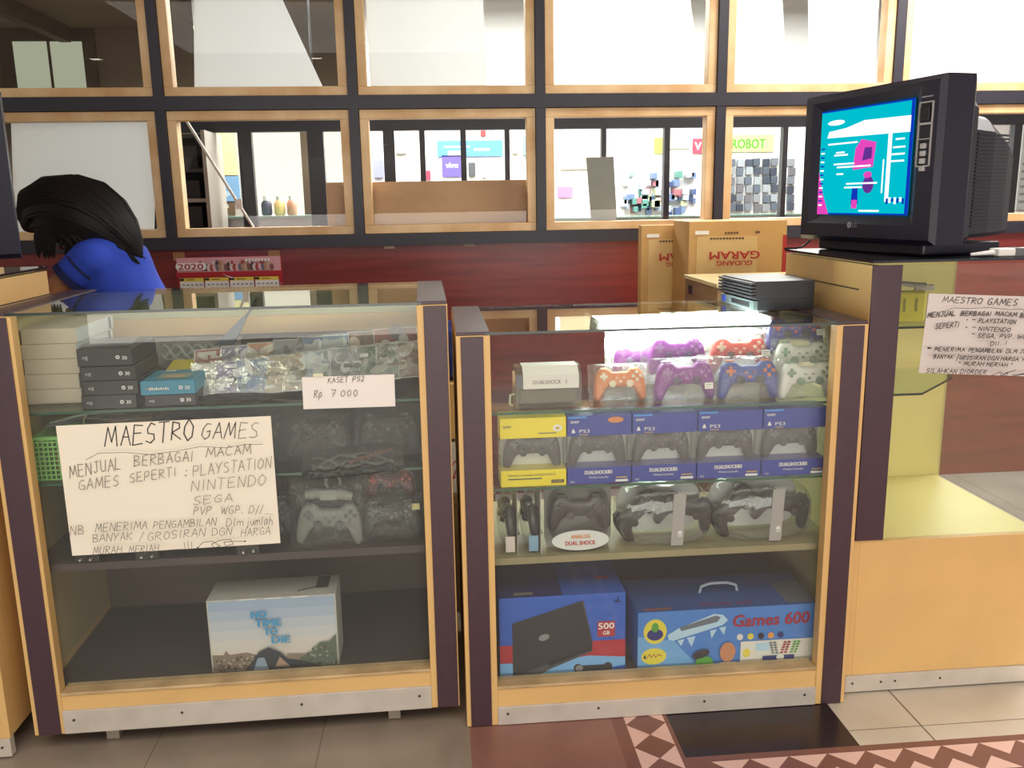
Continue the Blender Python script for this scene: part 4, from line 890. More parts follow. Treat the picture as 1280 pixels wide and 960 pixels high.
SL = [('red', 'a35a50', 'd8cfc8', '6b6468'), ('orange', 'd98b4e', 'e4d8c8', '7c6a5c'), ('blue', '5f7fb4', 'd5dbe4', '3f4c6a'), ('dark green', '4d6450', 'b9b4a4', '2f3a34'), ('grey', '8d8f96', 'd8d8da', '55575e'), ('violet', '8d7fae', 'dcd8e2', '5c5474'), ('tan', 'bfa27c', 'e6dccb', '7a6348'), ('pale blue', '9dbcd8', 'e6ecf0', '64809c'), ('brown', '7d5a48', 'cdbfb0', '4b3830'), ('white', 'dcdad6', 'b8b6ba', '8a7f86')]
seq = [[0, 5, 1, 4, 2, 7, 8, 0], [9, 5, 2, 6, 3, 7, 4, 3, 8]]
sl_film = film('disc_sleeve_film', 'fafafa', .9, .06, bump=.12, haze=.05, bscale=22)
n_ = 0
for row in (0, 1):
    cnt = len(seq[row])
    for k in range(cnt):
        t = k/(cnt-1); px = (262+t*225) if row == 0 else (258+t*232)
        py = (479-t*26) if row == 0 else (500-t*27)
        Y = .255 if row == 0 else .165
        q = at(px, py, Y); a, b, c = SL[seq[row][k]][1:]
        e = empty('disc_sleeve', 'disc sleeve with mostly %s cover art, %s from the left in the %s row' % (SL[seq[row][k]][0], ORD[k], ('back', 'front')[row]), 'disc sleeve', (q.x+.02, Y, q.z), group='disc sleeves leaning in two rows', rot=(math.radians(58), rg.uniform(-.05, .05)-.04, rg.uniform(-.04, .04)))
        MB().box(-.058, .058, .0, .098, .0, .0012).build('cover', mat('sleeve_card', 'dcd9d4', .5), e)
        P2 = Print((-.056, .002, .0013), (1, 0, 0), (0, 1, 0), lift=.00002); pc = [mat('art_'+h_, h_, .4) for h_ in (a, b, c, 'e8e6e4', a, b)]; P2.rect(pc[0], 0, .112, 0, .094)
        for _ in range(7): P2.ell(rg.choice(pc), rg.uniform(.01, .1), rg.uniform(.02, .08), rg.uniform(.008, .03), rg.uniform(.006, .02), 12, rg.uniform(0, 3))
        for _ in range(3): u_, v_ = rg.uniform(.0, .06), rg.uniform(.0, .08); P2.rect(rg.choice(pc), u_, u_+rg.uniform(.02, .05), v_, v_+rg.uniform(.004, .012))
        P2.build('cover_art', e)
        MB().box(-.061, .061, -.003, .101, .0034, .0037).build('sleeve_film', sl_film, e); n_ += 1
o = case('yellow case lying at the left end of the disc sleeves', .378, .225, ZL1+.034, w=.115, d=.13, h=.014, rz=.02, m=mat('yellow_case', 'cdbb3e', .35), words='PLATINUM'); o.rotation_euler[0] = math.radians(8)
# crumpled black bag heap that carries the sleeves
def heap(name, label, c, w, d, h, seed, m, cat, amp=.35, parent=None):
    off = Vector((seed*7.1, seed*3.3, seed)); q = MB(); n = 26
    r = bmesh.ops.create_icosphere(q.bm, subdivisions=5, radius=1)
    for v in r['verts']:
        p = v.co.normalized(); k = 1+amp*noise.noise(p*2.2+off)+amp*.5*abs(noise.noise(p*5+off))+amp*.25*noise.noise(p*11+off)
        z = p.z*h/2*k; v.co = Vector((p.x*w/2*k, p.y*d/2*k, max(-h/2, z)+h/2))
    o = q.build(name, m, smooth=True); o.location = c
    for pl in o.data.polygons: pl.use_smooth = True
    return tag(o, label, cat)
BLB = mat('black_plastic_bag', '232022', .22, bump=.3, scale=60)
q = at(470, 470, .40)
heap('black_bag', 'crumpled black plastic bag in front of the left disc sleeves', (lw(.53, .21).x, .13, ZL1), .20, .05, .016, 3, BLB, 'plastic bag')
heap('black_bag', 'crumpled black plastic bag in front of the right disc sleeves', (lw(.80, .21).x, .135, ZL1), .20, .05, .016, 5, BLB, 'plastic bag')
heap('black_bag', 'large shiny black plastic bag filling the lower glass shelf behind the large sign', (lw(.50, .25).x, .30, ZL2), .55, .14, .150, 8, BLB, 'plastic bag', .2)
heap('black_bag', 'black plastic bag behind the disc sleeves under the rail', (lw(.70, .43).x, .43, ZL1), .45, .10, .11, 9, BLB, 'plastic bag', .2)
# clear cable pouch with a grey plug hanging from the rail
q = at(225, 425, .42)
e = empty('cable_pouch', 'clear pouch of grey cable lying behind the disc sleeves', 'pouch', (at(245, 432, .44).x, .44, at(245, 440, .44).z), rot=(PI/2-.5, 0, 0))
add('plastic_bag', bag_mesh(.24, .09, .04, 33, BAG), e)
m = MB()
for k in range(3): m.tube([(-.09+.18*t/14, .022*math.cos(t*.9+k*2), .010*math.sin(t*.9+k*2)) for t in range(15)], .004, 6)
m.build('cable', mat('pale_grey_cable', '9aa09c', .45), e, smooth=True)
a, b = at(310, 392, .40), at(285, 425, .40)
e = empty('hanging_adapter', 'grey blue adapter hanging on a cord from the back rail', 'adapter', (a.x, .40, a.z))
MB().tube([(0, .15, .03), (0, .06, .01), (.0, .0, .0), (-.01, 0, -.012)], .0035, 8).build('cord', DGREY, e, smooth=True)
MB().loft([[(-.010+s*u, t, -.01+v) for s, t in ((-.007, -.007), (.007, -.007), (.007, .007), (-.007, .007))] for u, v in ((1, 0), )] + [[(b.x-a.x+s, t, b.z-a.z) for s, t in ((-.022, -.012), (.022, -.012), (.022, .012), (-.022, .012))], [(b.x-a.x-.01+s, t, b.z-a.z-.012) for s, t in ((-.022, -.012), (.022, -.012), (.022, .012), (-.022, .012))]]).build('adapter_body', mat('slate_adapter', '5a6374', .45), e)
q = at(330, 402, .55); 
# pale cable bundle in front
e = empty('cable_bundle', 'bundle of pale grey cables lying on the green basket', 'cable', lw(.140, .15, ZL2+.115))
for k in range(5):
    MB().tube([(-.08+.20*t/12+.004*k, -.012+.012*math.sin(t*.5+k)+.006*k, .005+.004*(k % 2)+.022*math.sin(t/12*PI)*(.4+.2*k)) for t in range(13)], .0038, 7).build('cable', mat('pale_grey_cable', '9aa09c', .45) if k % 2 else mat('dark_grey_cable', '5e6064', .45), e, smooth=True)
MB().tube([(.02+.013*math.cos(t*PI/6)*.3, -.006+.022*math.cos(t*PI/6), .014+.016*math.sin(t*PI/6)) for t in range(12)], .0022, 6).build('cable_tie', mat('pale_tie', 'bfb9a8', .5), e)
o = MB().box(-.045, .045, -.03, .03, 0, .145, .003).build('brown_carton', mat('brown_carton', '6f5f4f', .7)); o.location = lw(.27, .11, ZL2+.0005); o.rotation_euler = (0, 0, .5); tag(o, 'brown carton standing behind the top left of the large sign', 'carton')
# green plastic basket on the lower glass shelf
e = empty('plastic_basket', 'green perforated plastic basket left of the handwritten sign', 'basket', lw(.128, .13, ZL2)); BG = mat('green_basket', '86c46c', .4)
def lattice(w, h, nx, nz, bar=.0035):
    m = MB()
    for k in range(nx+1): m.box(-w/2+w*k/nx-bar/2, -w/2+w*k/nx+bar/2, -.001, .001, 0, h)
    for k in range(nz+1): m.box(-w/2, w/2, -.0012, .0012, h*k/nz-bar/2, h*k/nz+bar/2)
    m.box(-w/2-.003, w/2+.003, -.004, .004, h-.006, h+.002); return m
for (c, w, r) in (((0, -.05, .002), .155, 0), ((0, .09, .002), .155, 0), ((-.0775, .02, .002), .14, PI/2), ((.0775, .02, .002), .14, PI/2)):
    lattice(w, .105, 14, 9).build('basket_wall', BG, e, loc=c).rotation_euler = (0, 0, r)
MB().box(-.077, .077, -.05, .09, 0, .003).build('basket_floor', BG, e)
for k, (dx, c, h_) in enumerate(((-.03, 'c46a4e', .06), (.015, '8f8b84', .05), (.045, 'd8d2a8', .07))):
    o = MB().box(-.018, .018, -.02, .02, 0, h_, .005).build('memory_card_pouch', mat('pouch_'+c, c, .5)); o.location = lw(.128+dx, .14+.0*k, ZL2+.0035); tag(o, ('reddish pouch in the green basket', 'grey pouch in the green basket', 'pale yellow pouch in the green basket')[k], 'pouch')
# bags on the lower glass shelf, right of the sign
SM = film('smoky_bag', 'b9bcba', .9, .1, bump=1.0, haze=.04, bscale=44)
for k, (px, py, Y, s, r, lab) in enumerate(((395, 545, .16, 1.0, -.1, 'bagged black controller behind the price card, left one of the lower glass shelf'), (485, 535, .17, 1.0, .08, 'bagged black controller at the right end of the lower glass shelf'), (330, 535, .2, 1.0, .0, 'bagged black controller half hidden by the right edge of the large sign'))):
    q = at(px, py, Y); bagged('black', lab, (q.x, Y, ZL2+.074), (PI/2-.35, 0, r), s=.95, bag=SM, seed=40+k, w=.19, h=.135, d=.07)
q = at(440, 577, .07)
e = empty('cable_pouch', 'clear pouch of red and grey cable lying flat on the lower glass shelf', 'pouch', (q.x, .095, ZL2+.020), rot=(.5, -.05, .05))
add('plastic_bag', bag_mesh(.25, .10, .035, 34, SM), e); m = MB()
for k in range(3): m.tube([(-.10+.2*t/12, .02*math.cos(t*.6+k*2), .006*math.sin(t*.6+k*2)) for t in range(13)], .0035, 6)
m.build('cable', GREYP, e, smooth=True); MB().tube([(-.01, -.012, .006), (.03, -.004, .010), (.08, .012, .008), (.10, .02, .004)], .005, 6).build('red_cable', mat('faded_red_cable', 'a8604e', .45), e, smooth=True)
# wooden shelf: grey controller with wound cord, bagged pads
NB = film('clear_flat_bag', 'eef0ee', .9, .1, bump=.9, haze=.03, bscale=40)
q = at(412, 640, .12)
e = empty('bagged_gamepad', 'old grey controller with its wound cord in a bag on the wooden shelf', 'game controller', (q.x, .115, ZL3+.062), rot=(PI/2-.12, 0, .0))
pad(e, 'grey', rot=(0, 0, -.05), s=1.05)
c = MB()
c.tube([(-.055, .070, .006), (-.03, .074, .010), (.03, .070, .010), (.058, .062, .006)], [.012, .014, .014, .012], 10); co = c.build('cord_bundle', GREYP, e, smooth=True)
MB().box(-.020, .024, .058, .084, -.008, .024, .004).build('paper_wrap', mat('grey_wrap', 'a9aca6', .6), co)
MB().tube([(.012+.018*math.cos(t*PI/8), .10+.020*math.sin(t*PI/8), 0) for t in range(-1, 11)], .004, 7).build('cord_loop', GREYP, co, smooth=True)
add('plastic_bag', bag_mesh(.20, .19, .06, 50, NB), e, (0, .018, 0))
for k, (px, py, Y, s, r, kind, lab, sd) in enumerate(((490, 655, .13, .95, .06, 'black', 'bagged black controller with a yellow sticker right of the grey one', 51), (487, 598, .19, .85, .02, 'darkred', 'bagged dark red controller above the black one at the right end', 52), (330, 640, .2, 1.0, -.05, 'black', 'bagged black controller behind the right edge of the large sign on the wooden shelf', 53), (245, 640, .2, 1.0, .05, 'black', 'bagged black controller behind the middle of the large sign', 54), (160, 640, .2, 1.0, .05, 'black', 'bagged black controller behind the left part of the large sign', 55))):
    q = at(px, py, Y); z = ZL3+.06 if kind == 'black' else ZL3+.128
    e = bagged(kind, lab, (q.x, Y, z), (PI/2-.2, 0, r), s=s, bag=NB, seed=sd, w=.17, h=.118, d=.06)
    if k == 0: MB().box(.052, .072, .018, .034, .024, .0252).build('price_sticker', mat('yellow_sticker', 'd9cf8a', .5), e)
for k, (px, lab) in enumerate(((110, 'black adapter with metal pins leftmost on the wooden shelf'), (185, 'black adapter with metal pins second from the left on the wooden shelf'), (310, 'black adapter with metal pins under the right corner of the large sign'))):
    q = at(px, 690, .08); e = empty('plug_adapter', lab, 'adapter', (q.x, .085, ZL3), LA+.1*k, group='plug adapters on the wooden shelf')
    MB().box(-.03, .03, -.018, .022, 0, .032, .005).build('adapter_body', BLACKP, e)
    for x in (-.012, .012): MB().cyl((x, -.030, .012), (x, -.016, .012), .0028, 8).build('pin', ALU, e)
# bottom: film box and its neighbours
q0, q1 = at(262, 845, .10), at(424, 834, .10)
e = empty('console_box', 'white console box with a pale sky print and stepped blue words', 'console box', (-.652, .105, ZL0), LA); W, H, D = .325, .199, .12
MB().box(0, W, 0, D, 0, H, .001).build('carton', mat('white_carton', 'c9c5bf', .6), e)
p = Print((0, -.0002, 0), (1, 0, 0), (0, 0, 1), seed=8)
sky = ['d9cdc0', 'dcd2c9', 'd8d3d0', 'cfd0d6', 'c2c9d6', 'b1bfd4', 'a2b5d0']
for k, c in enumerate(sky): p.rect(mat('sky_band_'+c, c, .4), .004, W-.004, H*(.02+.138*k), H*min(.985, .02+.138*(k+1)))
TB = mat('town_print', '8d7c6c', .5); TB2 = mat('town_print_dark', '5d5148', .5); MN = mat('mound_print', '2f3642', .5); GRN = mat('hill_print', '5d6a5c', .5)
p.poly(TB, [(.004, .004), (W*.45, .004), (W*.45, H*.16), (W*.28, H*.26), (W*.15, H*.24), (W*.12, H*.30), (W*.10, H*.24), (.004, H*.25)])
r2 = random.Random(2)
for k in range(60): u, v = W*r2.uniform(.03, .42), H*r2.uniform(.02, .21); p.rect(r2.choice((TB2, mat('town_print_pale', 'b9ab9a', .5))), u, u+W*.018, v, v+H*.022)
p.poly(TB, [(W*.58, .004), (W*.75, .004), (W*.75, H*.2), (W*.6, H*.22)]); p.poly(GRN, [(W*.66, .004), (W-.004, .004), (W-.004, H*.46), (W*.93, H*.36), (W*.86, H*.36), (W*.78, H*.22), (W*.70, H*.17)])
for k in range(26): u, v = W*r2.uniform(.76, .97), H*r2.uniform(.04, .3); p.ell(r2.choice((TB2, mat('hill_pale', '8b9286', .5))), u, v, W*.012, H*.018, 8)
p.poly(MN, [(W*.26, .004), (W*.88, .004), (W*.72, H*.12), (W*.60, H*.16), (W*.55, H*.26), (W*.46, H*.34), (W*.38, H*.28), (W*.32, H*.14)])
p.poly(mat('rock_print', '8fa3b8', .5), [(W*.33, .006), (W*.45, .006), (W*.42, H*.2), (W*.37, H*.2)])
p.poly(mat('rock_print_tan', 'b3937c', .5), [(W*.50, H*.06), (W*.62, H*.05), (W*.54, H*.2)])
BW = mat('blue_word_print', '3b9ad0', .5)
for tx, u, v, wd in (('NO', .345, .755, .115), ('TIME', .37, .635, .20), ('TO', .435, .515, .10), ('DIE', .49, .395, .14)): p.text(BW, tx, W*u, H*v, H*.095, width=W*wd, bold=.09)
p.build('front_print', e)
p = Print((0, 0, H+.0002), (1, 0, 0), (0, 1, 0)); p.rect(mat('dark_grey_print', '3a3a3c', .5), W*.83, W*.93, D*.35, D*.95); p.line(mat('dark_grey_print', '3a3a3c', .5), [(W*.7, D*.25), (W*.84, D*.42)], .006); p.build('top_print', e)
for k in range(3): MB().box(W*(.25+.2*k), W*(.38+.2*k), -.0012, -.0004, H-.012, H).build('tape', PAPERW, e)
# ---------------------------------------------------------------- signs on the glass
fo = Vector((LX, LY, 0))+Vector((sa, -ca, 0))*.0065+Vector((-sa, ca, 0))*.0395; fn = Vector((sa, -ca, 0))
FR = Vector((ca, sa, 0)); FU = Vector((0, 0, 1))
def uv(px, py, o, n=fn, r=FR): q = atp(px, py, o, n); return ((q-o).dot(r), q.z-o.z)
def handsheet(name, label, corners, lines, o, n, r, m, cat='paper sign', extra=None, seed=1):
    c = [uv(x, y, o, n, r) for x, y in corners]; e = empty(name, label, cat, o+r*c[3][0]+FU*c[3][1]); base = o+r*c[3][0]+FU*c[3][1]
    S = MB(); A = [S.bm.verts.new((o+r*u+FU*v)-base) for u, v in c]; B = [S.bm.verts.new((o+r*u+FU*v)-base+n*.0006) for u, v in c]
    S.bm.faces.new(A); S.bm.faces.new(B)
    for i in range(4): S.bm.faces.new((A[i], A[(i+1) % 4], B[(i+1) % 4], B[i]))
    S.build('sheet', m, e)
    pr = Print(o-base+n*.0006, r, FU, lift=.0003, seed=seed); pr.n = n
    for (ink, text, p0, p1, hpx, w) in lines:
        a, b = uv(*p0, o, n, r), uv(*p1, o, n, r); q = uv(p0[0], p0[1]-hpx, o, n, r); pr.hand(ink, text, a, b, q[1]-a[1], w)
    if extra: extra(pr, lambda x, y: uv(x, y, o, n, r))
    pr.build('lettering', e); return e
def z4(*p): return tuple((x/4.2667+60, y/4.2667+510) for x, y in p)   # crop coordinates of the large sign
def Lz(ink, t, a, b, h, w=.0013): (p, q) = z4(a, b); return (ink, t, p, q, h/4.2667, w)
def ex1(pr, f):
    pts = z4((222, 262), (290, 225), (420, 222), (560, 232), (700, 215), (830, 190), (960, 197), (1060, 180), (1155, 178)); pr.line(INKG, [f(*p) for p in pts], .0013)
    pts = z4((815, 722), (840, 695), (890, 690), (930, 715), (900, 725), (885, 705), (930, 685), (985, 680), (1000, 705), (960, 715), (950, 695), (1010, 690), (1060, 690)); pr.line(INK, [f(*p) for p in pts], .0014)
    for a, b in (((740, 695), (748, 735)), ((760, 690), (765, 738)), ((780, 692), (782, 738))): pr.line(INKG, [f(*p) for p in z4(a, b)], .0012)
    for c in ((812, 724), (1062, 690)): pr.ell(INK, *f(*z4(c)[0]), .0022, .0022, 10)
    pr.line(INKG, [f(*p) for p in z4((1165, 545), (1210, 548))], .0009); pr.line(mat('faint_ink', 'b5aea2', .7), [f(*p) for p in z4((620, 738), (735, 728))], .0010)
handsheet('handwritten_sign', 'large cream handwritten paper sign taped on the left cabinet glass', z4((42, 95), (1188, 42), (1240, 720), (130, 788)), [
    Lz(INK, 'MAESTRO', (305, 205), (775, 165), 100, .0026), Lz(INK, 'GAM', (818, 163), (1000, 160), 85, .0018), Lz(INKG, 'ES', (1015, 160), (1120, 158), 85, .0013),
    Lz(INKG, 'MENJUAL', (118, 372), (395, 322), 62), Lz(INKG, 'BERBAGAI', (462, 310), (778, 278), 55), Lz(INKG, 'MACAM', (848, 262), (1085, 238), 50),
    Lz(INKG, 'GAMES', (170, 436), (385, 410), 55), Lz(INKG, 'SEPERTI', (440, 395), (690, 358), 48), Lz(INK, ':', (725, 365), (750, 365), 50, .002), Lz(INKG, 'PLAYSTATION', (778, 360), (1195, 312), 58),
    Lz(INKG, 'NINTENDO', (770, 436), (1165, 402), 55), Lz(INKG, 'SEGA', (780, 508), (990, 490), 42), Lz(INKG, 'PVP. WGP. D//', (782, 560), (1150, 550), 42),
    Lz(INKG, 'NB', (132, 668), (205, 660), 46), Lz(INKG, 'MENERIMA', (262, 650), (540, 632), 42), Lz(INKG, 'PENGAMBILAN', (572, 632), (905, 612), 38), Lz(INKG, 'Dlm', (958, 618), (1050, 612), 42), Lz(INKG, 'jumlah', (1068, 612), (1205, 605), 45),
    Lz(INKG, 'BANYAK', (255, 700), (462, 686), 40), Lz(INKG, '/', (500, 690), (520, 690), 44), Lz(INKG, 'GROSIRAN', (545, 692), (850, 665), 42), Lz(INKG, 'DGN', (885, 664), (990, 658), 40), Lz(INK, 'HARGA', (1038, 668), (1195, 655), 40, .0011),
    Lz(INKG, 'MURAH', (258, 762), (410, 752), 38), Lz(INKG, 'MERIAH', (448, 752), (605, 742), 34)], fo, fn, FR, PAPER, extra=ex1, seed=3)
def k4(*p): return tuple((x/4.2667+280, y/4.2667+340) for x, y in p)
def Lk(ink, t, a, b, h, w=.0012): (p, q) = k4(a, b); return (ink, t, p, q, h/4.2667, w)
handsheet('price_card', 'small white handwritten price card on the left cabinet glass, right of the large sign', k4((415, 562), (908, 545), (914, 716), (424, 732)), [
    Lk(INK, 'KASET', (555, 592), (660, 585), 28), Lk(INK, 'PS2', (685, 583), (748, 580), 26), Lk(INKG, 'Rp', (482, 668), (525, 664), 38), Lk(INKG, '7', (568, 668), (598, 666), 40), Lk(INKG, '000', (620, 664), (712, 660), 34)], fo, fn, FR, PAPERW, cat='price card', seed=4,
    extra=lambda pr, f: pr.rect(mat('pale_green_tape', 'd4d6b4', .5), f(*k4((440, 0))[0])[0], f(*k4((496, 0))[0])[0], f(*k4((440, 560))[0])[1], f(*k4((440, 543))[0])[1]))
ro = Vector((TX, TY-.0005, 0)); rn = Vector((0, -1, 0)); rr_ = Vector((1, 0, 0))
def r6(*p): return tuple((x/6.857+1140, y/6.857+350) for x, y in p)
def Lr(ink, t, a, b, h, w=.0018): (p, q) = r6(a, b); return (ink, t, p, q, h/6.857, w)
def ex3(pr, f):
    pr.line(INK, [f(*q) for q in r6((230, 252), (290, 228), (420, 232), (600, 225), (760, 242), (900, 240))], .0012)
    for c in ((900, 255), (930, 258), (915, 240)): pr.ell(INK, *f(*r6(c)[0]), .003, .003, 8)
    for sq in (((620, 798), (690, 770), (700, 800), (760, 775), (740, 805), (700, 770)), ((735, 780), (825, 752)), ((790, 795), (960, 775), (800, 805), (1000, 770))): pr.line(INK, [f(*q) for q in r6(*sq)], .0016)
handsheet('handwritten_sign', 'white handwritten paper sign on the glass of the tall right counter', r6((145, 115), (1100, 145), (1070, 828), (55, 795)), [
    Lr(INK, 'MAESTRO', (255, 190), (590, 205), 50, .0016), Lr(INK, 'GAMES', (640, 208), (895, 218), 52, .0016),
    Lr(INK, 'MENJUAL', (125, 322), (365, 302), 42), Lr(INK, 'BERBAGAI', (410, 302), (665, 305), 36), Lr(INK, 'MACAM', (700, 302), (880, 312), 36), Lr(INK, 'BARANG', (912, 318), (1060, 322), 36),
    Lr(INK, '* ~', (445, 352), (530, 350), 28), Lr(INK, 'PLAYSTATION', (552, 362), (865, 372), 36), Lr(INK, 'SEPERTI', (180, 415), (380, 398), 44), Lr(INK, '* -', (432, 415), (525, 412), 28), Lr(INK, 'NINTENDO', (545, 428), (815, 440), 34),
    Lr(INK, '~', (482, 470), (510, 470), 30), Lr(INK, 'SEGA, PVP. WGP', (535, 488), (980, 500), 36), Lr(INK, 'Dll..!', (640, 555), (780, 545), 32),
    Lr(INK, '>', (98, 588), (142, 590), 28), Lr(INK, 'MENERIMA', (160, 598), (415, 605), 34), Lr(INK, 'PENGAMBILAN', (452, 608), (725, 615), 34), Lr(INK, 'DLM JUMLAH', (765, 615), (1060, 626), 34),
    Lr(INK, 'BANYAK', (145, 660), (310, 662), 32), Lr(INK, '/', (335, 675), (360, 670), 44), Lr(INK, 'GROSIRAN', (362, 668), (580, 672), 32), Lr(INK, 'DGN', (600, 672), (690, 674), 30), Lr(INK, 'HARGA YG', (712, 676), (940, 684), 30),
    Lr(INK, '" MURAH', (345, 718), (560, 722), 32), Lr(INK, 'MERIAH "', (582, 724), (800, 730), 32), Lr(INK, 'SILAHKAN', (70, 778), (325, 782), 36), Lr(INK, 'DIORDER', (355, 782), (575, 788), 34)], ro, rn, rr_, mat('grey_white_paper', 'd4cdc8', .75), extra=ex3, seed=6)
# ---------------------------------------------------------------- on and behind the counters
# black console with ribbed front lying on the second cabinet
e = empty('game_console', 'flat black game console with a ribbed front on the glass top of the second cabinet', 'game console', (.798, .235, 1.0212), math.radians(3.5))
PB = mat('console_black', '26262b', .35); PR = mat('console_rib', '34343a', .3)
MB().box(.012, .170, 0, .235, .0, .030, .001).build('lower_body', PB, e); MB().box(.004, .170, 0, .235, .030, .078, .001).build('upper_body', PB, e)
rb = MB()
for k in range(5): rb.box(-.008, .004, .001, .234, .034+.0088*k, .0395+.0088*k, .0005)
rb.build('front_rib', PR, e)
MB().box(.0, .0125, .002, .233, .001, .027, .001).build('tray_panel', mat('tray_grey', '5a6468', .3), e)
MB().box(-.001, .0, .03, .15, .008, .020).build('disc_slot', BLACKP, e); MB().box(-.0012, .0, .195, .215, .006, .022).build('badge', mat('console_badge_blue', '3a46b0', .4), e)
# side desk and the two cartons
DW = mat('desk_wood', '8d6a4a', .5, col2='775438', scale=4, stretch=(1, 1, 6)); DT = mat('cream_desk_top', 'e2d3a0', .2)
e = empty('side_desk', 'low wooden side desk with a cream top behind the second cabinet', 'desk', (.815, .600, 0)); W, D, H = .42, .37, 1.060
MB().box(0, W, 0, D, H-.012, H, .001).build('desk_top', DT, e); MB().box(.005, .023, .005, D-.005, 0, H-.012).build('side_panel', DW, e); MB().box(W-.023, W-.005, .005, D-.005, 0, H-.012).build('side_panel', DW, e)
MB().box(.023, W-.023, .01, .028, .1, H-.012).build('front_panel', DW, e); MB().box(.0, .005, .28, .31, H-.06, H-.03).build('latch', BLACKP, e)
CARD = mat('cardboard', 'd2a566', .7, col2='c4955a', scale=4); CRED = mat('carton_red', 'b8302c', .6); CTAPE = mat('packing_tape', 'dcb87e', .25); CBR = mat('carton_brown_print', '6a4a32', .6)
e = empty('storage_table', 'plain wooden table carrying the two cardboard cartons', 'table', (.70, 1.12, 0)); W, D, H = .75, .36, .70
MB().box(0, W, 0, D, H-.025, H, .002).build('table_top', DW, e)
for x in (.02, W-.06):
    for y in (.02, D-.06): MB().box(x, x+.04, y, y+.04, 0, H-.025).build('leg', DW, e)
def carton(label, x0, y0, W, Hh, D=.22, rz=0., flip=True):
    e = empty('cardboard_carton', label, 'carton', (x0, y0, .7005), rz)
    m = MB().box(0, W, 0, D, 0, Hh, .002); m.build('carton_body', CARD, e)
    MB().box(W-.014, W+.0006, -.0008, D-.01, 0, Hh-.055).build('red_side_print', CRED, e)
    MB().box(-.0008, W+.0008, D*.4, D*.6, Hh+.0004, Hh+.001).box(W*.0+.03, W*.70, -.001, -.0004, Hh-.36, Hh-.055).build('tape', CTAPE, e)
    p = Print((W, -.0012, Hh), (-1, 0, 0), (0, 0, -1)); p.n = Vector((0, -1, 0))     # the print stands upside down
    [p.rect(CBR, W*.5+.011*q_, W*.5+.008+.011*q_, .040, .048) for q_ in range(5)]; [p.rect(CBR, W*.44+.012*q_, W*.44+.009+.012*q_, .060, .067) for q_ in range(11)]; p.rect(mat('white_label', 'f1ece2', .6), W*.80, W*.94, .034, .048)
    p.rect(CBR, W*.28, W*.33, .039, .047)
    p.text(CRED, 'GARAM', W*.53, .112, .028, width=.19, align='CENTER', bold=.03); p.text(CRED, 'GUDANG', W*.53, .146, .017, width=.135, align='CENTER', bold=.01)
    p.build('print', e); return e
q = at(862, 280, 1.18); carton('larger cardboard carton with upside down red print nearest the television', q.x, 1.185, at(985, 275, 1.18).x-q.x, at(920, 276, 1.18).z-.7005)
q2 = at(818, 284, 1.20); carton('cardboard carton half hidden behind the left edge of the larger carton', q2.x, 1.20, .30, at(838, 281, 1.2).z-.7005, D=.2) if False else None
W2 = .30; c2 = at(818, 284, 1.42); 
e = carton('cardboard carton half hidden behind the left edge of the larger carton', q.x-.125, 1.415, .36, at(838, 281, 1.42).z-.7005, D=.05)
# calendar taped on the red wall
c0, c1 = at(219, 322, 1.818), at(354, 357, 1.818); W, H = c1.x-c0.x, .17
zt = c0.z; e = empty('wall_calendar', 'red 2020 calendar with a photo strip taped to the red wall', 'calendar', (c0.x, 1.818, zt-H), 0)
CR_ = mat('calendar_red', 'b02328', .5); MB().box(0, W, 0, .0015, 0, H).build('sheet', CR_, e)
for x in (.0, W-.045): MB().box(x-.008, x+.04, -.0008, -.0003, H-.012, H+.022).build('tape', mat('old_tape', 'a5744a', .4), e)
p = Print((0, -.0008, 0), (1, 0, 0), (0, 0, 1)); r3 = random.Random(4); CP = ['c7a08c', '8a5a4c', '5b4038', 'd8c9c0', 'a9433c', 'e0b0b4', '6d6a74', 'b98a6a']
p.rect(mat('calendar_pink', 'dba0a4', .5), .004, W-.004, H*.62, H*.985)
for k in range(26):
    u = .10+(W-.13)*k/26; h_ = H*(.16+.14*r3.random()); p.ell(mat('cal_'+CP[k % 8], CP[k % 8], .5), u, H*.64+h_*.5, W*.022, h_*.5, 10); 
for k in range(12): c = r3.choice(CP); u = r3.uniform(.1, W-.03); p.ell(mat('cal_'+c, c, .5), u, H*.86, W*.014, H*.05, 10)
p.rect(CR_, 0, W, H*.50, H*.63)
p.rect(WHITE, .012, W*.26, H*.68, H*.86); p.ell(WHITE, .012, H*.77, .012, H*.09); p.ell(WHITE, W*.26, H*.77, .012, H*.09)
p.text(CR_, '2020', .010, H*.70, H*.14, width=W*.235, bold=.05)
[p.rect(WHITE, W*(.66+.03*q_), W*(.68+.03*q_), H*.87, H*.94) for q_ in range(8)]
for k in range(4):
    u0 = .012+(W-.02)*k/4; u1 = u0+(W-.02)/4-.006; p.rect(mat('cal_yellow', 'e8c84a', .5), u0, u1, H*.40, H*.49); p.rect(PAPERW, u0, u1, .004, H*.40)
    p.rect(INK, u0, u0+.018, H*.42, H*.48); p.rect(CBR, u0+.028, u0+.062, H*.435, H*.455)
    for i in range(6):
        for j in range(3): p.rect(mat('cal_grey', '8b8680', .6), u0+.010+.018*i, u0+.019+.018*i, H*(.30-.1*j), H*(.335-.1*j))
p.poly(WHITE, [(W*.43, H*.585), (W*.55, H*.47), (W*.52, H*.47)]); p.build('print', e)
for k, (px, py) in enumerate(((487, 308), (587, 305))):
    q = at(px, py, 1.819); o = MB().box(-.022, .022, -.0006, .0006, -.005, .005).build('tape_scrap', mat('beige_tape', 'b39a84', .6)); o.location = (q.x, 1.8185, q.z-.004); tag(o, ('left', 'right')[k]+' scrap of beige tape on the red wall under the plywood pane', 'tape')
